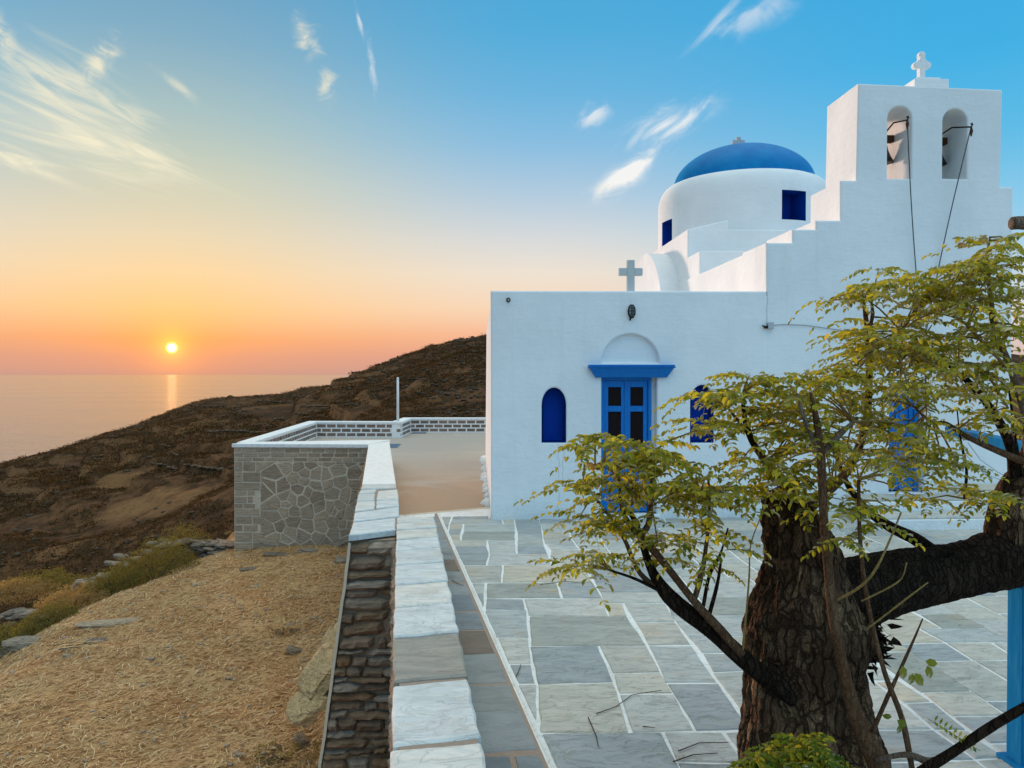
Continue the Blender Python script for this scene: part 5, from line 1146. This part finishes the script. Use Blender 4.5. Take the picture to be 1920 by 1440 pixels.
# split, jagged bark at the fork
m = MB(); random.seed(8)
for i in range(220):
    c = at(1626+random.gauss(0, 16), 1200+random.gauss(0, 24), 3.56+random.uniform(-.06, .06)); L = random.uniform(.03, .085); a = random.uniform(-1.4, .5); d = RIGHT*math.cos(a)*L+UP*math.sin(a)*L; nn = Vector((random.uniform(-1, 1), random.uniform(-1, 1), random.uniform(-1, 1)))*.015
    m.add([c-nn, c+nn, c+d*.6+nn*.7, c+d, c+d*.5-nn*.8+FWD*.02], [(0, 1, 2), (2, 3, 4), (0, 2, 4), (0, 1, 4), (1, 2, 4)])
m.build('torn_bark', limb_m, tr, kind='stuff')
skel = []                                   # points twigs may start from
def branch(path_, mt, name='branch', seg=9, k=6, amp=.0025):
    bark_tube(path_, seg, k, amp, 2, name, mt, path_[0][0]*.01+path_[0][1]*.003)
    for c in crom([tuple(at(a, b, c))+(r_,) for a, b, c, r_ in path_], 8): skel.append(Vector(c[:3]))
branch([(1590, 1420, 3.60, .06), (1505, 1322, 3.45, .05), (1428, 1264, 3.42, .040), (1340, 1188, 3.45, .036), (1262, 1125, 3.48, .034), (1225, 1075, 3.5, .02), (1205, 1020, 3.5, .014), (1190, 975, 3.5, .012), (1170, 950, 3.5, .008)], limb_m, seg=16, amp=.006)
branch([(1392, 1228, 3.38, .018), (1350, 1180, 3.40, .020), (1300, 1125, 3.42, .017), (1240, 1050, 3.45, .016), (1200, 1005, 3.48, .017), (1182, 985, 3.48, .012), (1165, 950, 3.5, .009), (1160, 890, 3.5, .006)], shoot_m)
branch([(1200, 1005, 3.48, .015), (1215, 985, 3.47, .014), (1220, 950, 3.46, .011), (1222, 905, 3.45, .008), (1218, 850, 3.45, .005)], grey_bark)
branch([(1256, 1120, 3.48, .014), (1200, 1075, 3.5, .011), (1170, 1010, 3.52, .009), (1140, 965, 3.54, .006), (1105, 920, 3.55, .004)], shoot_m)
branch([(1238, 1108, 3.47, .008), (1190, 1085, 3.47, .007), (1140, 1068, 3.45, .004)], limb_m, seg=6)
branch([(1300, 1130, 3.44, .012), (1312, 1090, 3.44, .012), (1322, 1040, 3.45, .009), (1330, 960, 3.46, .007), (1328, 890, 3.47, .004)], shoot_m)
branch([(1318, 1140, 3.44, .008), (1330, 1080, 3.44, .007), (1350, 1040, 3.45, .005), (1365, 990, 3.45, .003)], limb_m, seg=6)
branch([(1330, 1152, 3.45, .009), (1345, 1095, 3.45, .007), (1352, 1050, 3.45, .004)], limb_m, seg=6)
branch([(1392, 1225, 3.38, .0044), (1398, 1160, 3.38, .0039), (1405, 1080, 3.38, .0033), (1408, 1020, 3.38, .0022), (1430, 960, 3.4, .0017)], twig_m, seg=6)
branch([(1650, 1440, 3.25, .045), (1606, 1345, 3.22, .032), (1580, 1250, 3.2, .023), (1562, 1150, 3.2, .021), (1552, 1050, 3.2, .019), (1544, 960, 3.2, .017), (1540, 870, 3.2, .017), (1533, 800, 3.2, .014), (1520, 738, 3.2, .006)], shoot_m, seg=14)
branch([(1540, 850, 3.2, .012), (1575, 815, 3.25, .012), (1600, 790, 3.3, .006)], grey_bark)
branch([(1536, 850, 3.2, .009), (1510, 790, 3.2, .009), (1495, 740, 3.2, .005)], grey_bark)
branch([(1470, 960, 3.66, .045), (1478, 920, 3.6, .03), (1440, 870, 3.55, .018), (1412, 830, 3.5, .015), (1398, 790, 3.5, .012), (1392, 740, 3.5, .006)], limb_m)
branch([(1450, 875, 3.55, .012), (1425, 850, 3.5, .013), (1400, 810, 3.5, .008), (1365, 765, 3.48, .004)], shoot_m)
branch([(1500, 960, 3.66, .04), (1540, 930, 3.75, .028), (1590, 880, 3.85, .022), (1622, 800, 3.9, .019), (1630, 700, 3.92, .017), (1626, 620, 3.92, .013), (1619, 562, 3.92, .006)], shoot_m)
branch([(1628, 625, 3.92, .009), (1636, 590, 3.92, .009), (1634, 565, 3.92, .005)], grey_bark, seg=6)
branch([(1757, 1040, 3.85, .035), (1715, 1010, 3.9, .032), (1665, 985, 3.95, .026), (1620, 950, 4.0, .02), (1585, 900, 4.05, .014), (1560, 830, 4.1, .008)], limb_m)
branch([(1905, 925, 3.9, .035), (1895, 840, 3.85, .025), (1860, 770, 3.8, .02), (1810, 710, 3.75, .015), (1750, 660, 3.7, .010), (1690, 620, 3.7, .005)], limb_m)
branch([(1935, 880, 3.92, .03), (1920, 780, 3.8, .022), (1895, 690, 3.7, .016), (1865, 620, 3.65, .013), (1858, 560, 3.6, .010), (1850, 490, 3.6, .006), (1856, 445, 3.6, .003)], grey_bark)
branch([(1930, 870, 3.8, .018), (1870, 845, 3.75, .016), (1815, 820, 3.7, .012), (1775, 795, 3.7, .010), (1745, 790, 3.7, .007), (1710, 760, 3.7, .004)], shoot_m)
branch([(1710, 1440, 3.1, .011), (1692, 1350, 3.12, .011), (1662, 1270, 3.14, .010), (1640, 1190, 3.15, .009), (1622, 1100, 3.15, .009), (1612, 1000, 3.2, .008), (1610, 900, 3.25, .006)], shoot_m, seg=7)
branch([(1636, 1372, 3.2, .009), (1665, 1305, 3.15, .008), (1695, 1240, 3.1, .006), (1730, 1160, 3.05, .003)], shoot_m, seg=6)
branch([(1566, 1127, 3.2, .0050), (1610, 1102, 3.15, .0050), (1640, 1070, 3.1, .0044), (1665, 1020, 3.1, .0033), (1690, 960, 3.1, .0022)], twig_m, seg=7)
branch([(1615, 1127, 3.14, .0028), (1660, 1105, 3.1, .0028), (1690, 1085, 3.08, .0022), (1700, 1055, 3.06, .0017)], twig_m, seg=6)
branch([(1625, 1180, 3.14, .0028), (1690, 1130, 3.08, .0028), (1740, 1092, 3.05, .0017)], twig_m, seg=6)
branch([(1720, 1452, 3.05, .02), (1790, 1408, 3.0, .017), (1850, 1368, 2.95, .017), (1900, 1338, 2.9, .016), (1950, 1310, 2.86, .015)], limb_m, seg=10)
branch([(1640, 1425, 3.2, .008), (1700, 1415, 3.1, .011), (1745, 1428, 3.05, .014), (1790, 1412, 3.0, .012)], grey_bark, seg=8)
branch([(1808, 935, 3.85, .006), (1812, 880, 3.85, .006), (1800, 820, 3.85, .005), (1795, 770, 3.85, .003)], limb_m, seg=6)
branch([(1920, 905, 3.85, .008), (1905, 830, 3.85, .007), (1896, 760, 3.85, .006), (1890, 720, 3.85, .004)], limb_m, seg=6)
branch([(1890, 765, 3.7, .0055), (1840, 690, 3.5, .0055), (1780, 678, 3.4, .0039), (1690, 665, 3.35, .0022), (1640, 655, 3.35, .0017)], twig_m, seg=6)
branch([(1900, 700, 3.6, .0077), (1850, 650, 3.5, .0072), (1800, 600, 3.4, .0050), (1740, 585, 3.35, .0033), (1680, 575, 3.3, .0017)], twig_m, seg=7)
branch([(1540, 900, 3.2, .0033), (1600, 850, 3.1, .0033), (1660, 760, 3.05, .0028), (1712, 700, 3.0, .0017)], twig_m, seg=6)
branch([(1222, 950, 3.4, .0033), (1260, 925, 3.35, .0033), (1300, 920, 3.3, .0022), (1370, 920, 3.3, .0011)], twig_m, seg=6)
branch([(1215, 950, 3.42, .0033), (1180, 915, 3.38, .0033), (1140, 880, 3.35, .0022), (1090, 865, 3.33, .0011)], twig_m, seg=6)

# compound leaves
def leaf_verts(pairs, L, droop, seed, tl=.034, bendy=0.):
    rs = random.Random(seed); V = []; Fs = []
    def rach(t_): return Vector((L*t_, bendy*L*t_*t_, L*(.22*t_-droop*t_*t_)))
    def leaflet(o, d, up, l, w_):
        s = d.cross(up).normalized(); n_ = len(V); fold = up*(w_*.35)
        V.extend([o, o+d*l*.35+s*w_*.5+fold, o+d*l*.75+s*w_*.42+fold*.8, o+d*l-up*l*.10, o+d*l*.75-s*w_*.42+fold*.8, o+d*l*.35-s*w_*.5+fold, o+d*l*.55-up*l*.02])
        Fs.extend([(n_, n_+1, n_+6), (n_+1, n_+2, n_+6), (n_+2, n_+3, n_+6), (n_+3, n_+4, n_+6), (n_+4, n_+5, n_+6), (n_+5, n_, n_+6)])
    k = 7; n0 = len(V)
    for i in range(k+1):
        p = rach(i/k); w_ = .0016*(1-.6*i/k); V.extend([p+Vector((0, w_, 0)), p-Vector((0, w_, 0))])
    for i in range(k): a = n0+2*i; Fs.extend([(a, a+1, a+3), (a, a+3, a+2)])
    for i in range(pairs):
        t_ = .22+.74*i/(pairs-1); p = rach(t_); tg = (rach(t_+.02)-p).normalized(); sz = tl*(.75+.5*math.sin(math.pi*min(1, .25+t_*.75)))*rs.uniform(.85, 1.12)
        for s in (1, -1):
            side = Vector((-tg.y, tg.x, 0))*s if abs(tg.z) < .99 else Vector((0, s, 0)); d = (side.normalized()*.9+tg*.45+Vector((0, 0, rs.uniform(-.55, .1)))).normalized(); up = Vector((rs.uniform(-.3, .3), rs.uniform(-.3, .3), 1)); up = (up-d*up.dot(d)).normalized()
            leaflet(p, d, up, sz, sz*.5)
    p = rach(1); tg = (p-rach(.97)).normalized(); up = Vector((0, 0, 1)); up = (up-tg*up.dot(tg)).normalized(); leaflet(p, tg, up, tl, tl*.5)
    return [tuple(v) for v in V], Fs
VAR = [leaf_verts(random.Random(i).choice([5, 6, 7, 8]), random.Random(i+50).uniform(.15, .24), random.Random(i+9).uniform(.25, .75), i, .037, random.Random(i+3).uniform(-.25, .25)) for i in range(9)]
def lmesh(i, mt):
    me = bpy.data.meshes.new('leaf'); me.from_pydata(VAR[i][0], [], VAR[i][1]); me.materials.append(mt); return me
LM = [lmesh(i, leaf_m) for i in range(9)]; LB = [lmesh(i, leaf_bright) for i in range(9)]
ZN_ = [(1140, 838, 45, 22, 3.42, .15, 7), (1205, 850, 85, 35, 3.42, .2, 17), (1235, 895, 100, 40, 3.42, .2, 20), (1120, 925, 62, 28, 3.45, .2, 11), (1085, 968, 30, 18, 3.45, .1, 4), (1150, 985, 40, 30, 3.45, .1, 4), (1110, 1055, 45, 22, 3.42, .15, 9), (1290, 915, 80, 32, 3.42, .2, 13), (1270, 1010, 70, 45, 3.42, .2, 9), (1350, 1030, 60, 45, 3.42, .2, 8), (1330, 950, 60, 30, 3.42, .2, 7),
       (1350, 748, 50, 18, 3.45, .15, 9), (1330, 800, 40, 14, 3.45, .15, 6), (1430, 722, 60, 28, 3.45, .2, 13), (1400, 790, 60, 30, 3.45, .2, 6), (1430, 880, 70, 35, 3.5, .2, 11), (1480, 770, 75, 45, 3.45, .25, 20), (1560, 730, 75, 38, 3.5, .3, 21), (1560, 830, 80, 45, 3.45, .3, 18), (1650, 690, 85, 55, 3.6, .35, 27), (1720, 630, 90, 48, 3.65, .35, 26), (1640, 640, 60, 35, 3.65, .3, 14), (1600, 560, 50, 22, 3.8, .2, 7), (1640, 520, 22, 20, 3.85, .1, 4),
       (1720, 545, 70, 28, 3.6, .3, 15), (1800, 540, 85, 42, 3.55, .3, 25), (1870, 480, 50, 34, 3.6, .25, 15), (1850, 600, 80, 50, 3.6, .35, 27), (1760, 720, 95, 48, 3.55, .35, 28), (1880, 700, 55, 45, 3.6, .3, 15), (1680, 790, 75, 45, 3.5, .3, 19), (1860, 785, 50, 22, 3.7, .2, 7), (1480, 930, 50, 35, 3.45, .2, 6), (1570, 910, 50, 35, 3.4, .25, 6), (1650, 880, 50, 45, 3.5, .3, 9), (1720, 870, 40, 35, 3.55, .2, 6), (1800, 870, 40, 30, 3.6, .2, 4), (1800, 945, 55, 35, 3.6, .2, 7), (1600, 990, 60, 40, 3.35, .2, 7), (1720, 960, 50, 30, 3.5, .2, 5), (1490, 860, 50, 35, 3.4, .2, 5)]
random.seed(77); leaves = []; twigs = MB()
for (cx, cy, rx_, ry_, D_, ds, ns) in ZN_:
    for s in range(int(ns*.68+.5)):
        a = random.uniform(0, 6.283); q = math.sqrt(random.random()); c = at(cx+rx_*q*math.cos(a), cy+ry_*q*math.sin(a), D_+random.uniform(-ds, ds))
        nl = random.choice([2, 3, 3, 4]); a0 = random.uniform(0, 6.28)
        near = min(skel, key=lambda v: (v-c).length_squared); dst = (near-c).length
        if dst < .75: mid = (near+c)/2+Vector((0, 0, .05*dst)); twigs.tube([near, mid, c], [.0052, .004, .0022], 5, False)
        for k in range(nl):
            az = a0+k*6.283/nl+random.uniform(-.5, .5); M = Matrix.Translation(c) @ Matrix.Rotation(az, 4, 'Z') @ Matrix.Rotation(random.uniform(-.35, .35), 4, 'X') @ Matrix.Rotation(random.uniform(-.35, .25), 4, 'Y') @ Matrix.Scale(random.uniform(.8, 1.1), 4)
            leaves.append((M, random.randrange(9), (c-EYE).length, 0))
# low fresh foliage in front of the trunk base
for (cx, cy, rx_, ry_, D_, ds, ns) in ((1490, 1405, 75, 26, 3.02, .12, 26), (1430, 1428, 50, 14, 3.02, .1, 12), (1560, 1432, 60, 14, 3.0, .1, 12), (1530, 1392, 30, 12, 3.05, .1, 6)):
    for s in range(ns):
        a = random.uniform(0, 6.283); q = math.sqrt(random.random()); c = at(cx+rx_*q*math.cos(a), cy+ry_*q*math.sin(a)+6, D_+random.uniform(-ds, ds))
        for k in range(3):
            M = Matrix.Translation(c) @ Matrix.Rotation(random.uniform(0, 6.28), 4, 'Z') @ Matrix.Rotation(random.uniform(-.3, .6), 4, 'Y') @ Matrix.Scale(random.uniform(.55, .85), 4); leaves.append((M, random.randrange(9), (c-EYE).length, 1))
leaves.sort(key=lambda l: l[2]); print('leaves', len(leaves))
lowl = [l for l in leaves if l[3]]; up_ = [l for l in leaves if not l[3]]
single = lowl[:60]+up_[:235]; rest = lowl[60:]+up_[235:]
for (M, i, d, b) in single:
    o = bpy.data.objects.new('leaf', (LB if b else LM)[i]); col.objects.link(o); o.parent = tr; o.matrix_world = M
for b, mt in ((0, leaf_m), (1, leaf_bright)):
    m = MB()
    for (M, i, d, bb) in rest:
        if bb == b: m.add([M @ Vector(v) for v in VAR[i][0]], VAR[i][1])
    m.build('foliage', mt, tr, kind='stuff')
twigs.build('twig', twig_m, tr, kind='stuff')
# single large leaflets low on the right, dead leaves on twig ends
def big_leaf(px, py, D, L, ang, mt):
    m = MB(); c = at(px, py, D); d = RIGHT*math.cos(ang)+UP*math.sin(ang); s = d.cross(FWD).normalized(); w_ = L*.3; b = FWD*(-.12*L)
    m.add([c, c+d*L*.3+s*w_, c+d*L*.7+s*w_*.9, c+d*L, c+d*L*.7-s*w_*.9+b, c+d*L*.3-s*w_+b, c+d*L*.5+b*.6], [(0, 1, 6), (1, 2, 6), (2, 3, 6), (3, 4, 6), (4, 5, 6), (5, 0, 6)]); m.build('leaf', mt, tr)
for (px, py, L, a, mt) in ((1692, 1248, .055, -1.5, leaf_m), (1712, 1262, .05, -1.9, leaf_m), (1715, 1262, .06, -1.0, leaf_m), (1735, 1240, .05, -.2, leaf_m), (1738, 1248, .055, -1.3, leaf_m), (1672, 1345, .04, 2.9, leaf_bright), (1682, 1350, .045, -.6, leaf_bright), (1690, 1358, .04, -2, leaf_bright)): big_leaf(px, py, 3.05, L, a, mt)
for (px, py, D, a) in ((1087, 858, 3.33, 1.2), (1100, 868, 3.33, -.6), (1112, 878, 3.34, .3), (1793, 462, 3.6, .2), (1835, 455, 3.6, .5)): big_leaf(px, py, D, .05, a, dead_leaf)
m = MB()
for k in range(9):
    c = at(1752+k*9, 1352+k*6, 2.98)
    for s in (1, -1):
        d = (RIGHT*.5+UP*(.8*s)).normalized(); w_ = d.cross(FWD).normalized()*.006; m.add([c, c+d*.014+w_, c+d*.028, c+d*.014-w_], [(0, 1, 2, 3)])
m.tube([at(1740, 1348, 2.98), at(1790, 1378, 2.98), at(1838, 1408, 2.98)], .0015, 4); m.build('leaf', leaf_m, tr)

# fallen twigs on the paving
for i, (pts_, lb) in enumerate(((((1118, 1338), (1155, 1325), (1185, 1303), (1240, 1294)), 'long curved twig lying across the big flagstone'), (((1262, 1428), (1300, 1415), (1345, 1412)), 'short grey twig on the flagstone near the bottom'), (((1272, 1408), (1310, 1393), (1366, 1392)), 'thin bent twig above the short grey twig'), (((1103, 1345), (1118, 1380), (1122, 1400)), 'brown twig tangle lying in the white joint'), (((1012, 1096), (1060, 1090), (1098, 1094)), 'straight thin stalk under the lowest left leaves'), (((847, 1087), (858, 1094), (870, 1098)), 'dark stick on the border stones'), (((968, 1268), (974, 1255), (977, 1245)), 'tiny dry stalk standing at the white joint'), (((1205, 1362), (1215, 1363), (1228, 1364)), 'small dark dry leaf stalk on the big flagstone'))):
    m = MB(); m.tube([on_z(a, b, .012) for a, b in pts_], [.0035, .003, .0025, .002][:len(pts_)] if len(pts_) > 3 else [.0035, .003, .002], 6); tag(m.build('twig', shoot_m if i % 2 else grey_bark), lb, 'twig')
n_t = sum(len(o.data.polygons) for o in sc.objects if o.type == 'MESH'); print('polys', n_t, 'objects', len(sc.objects))
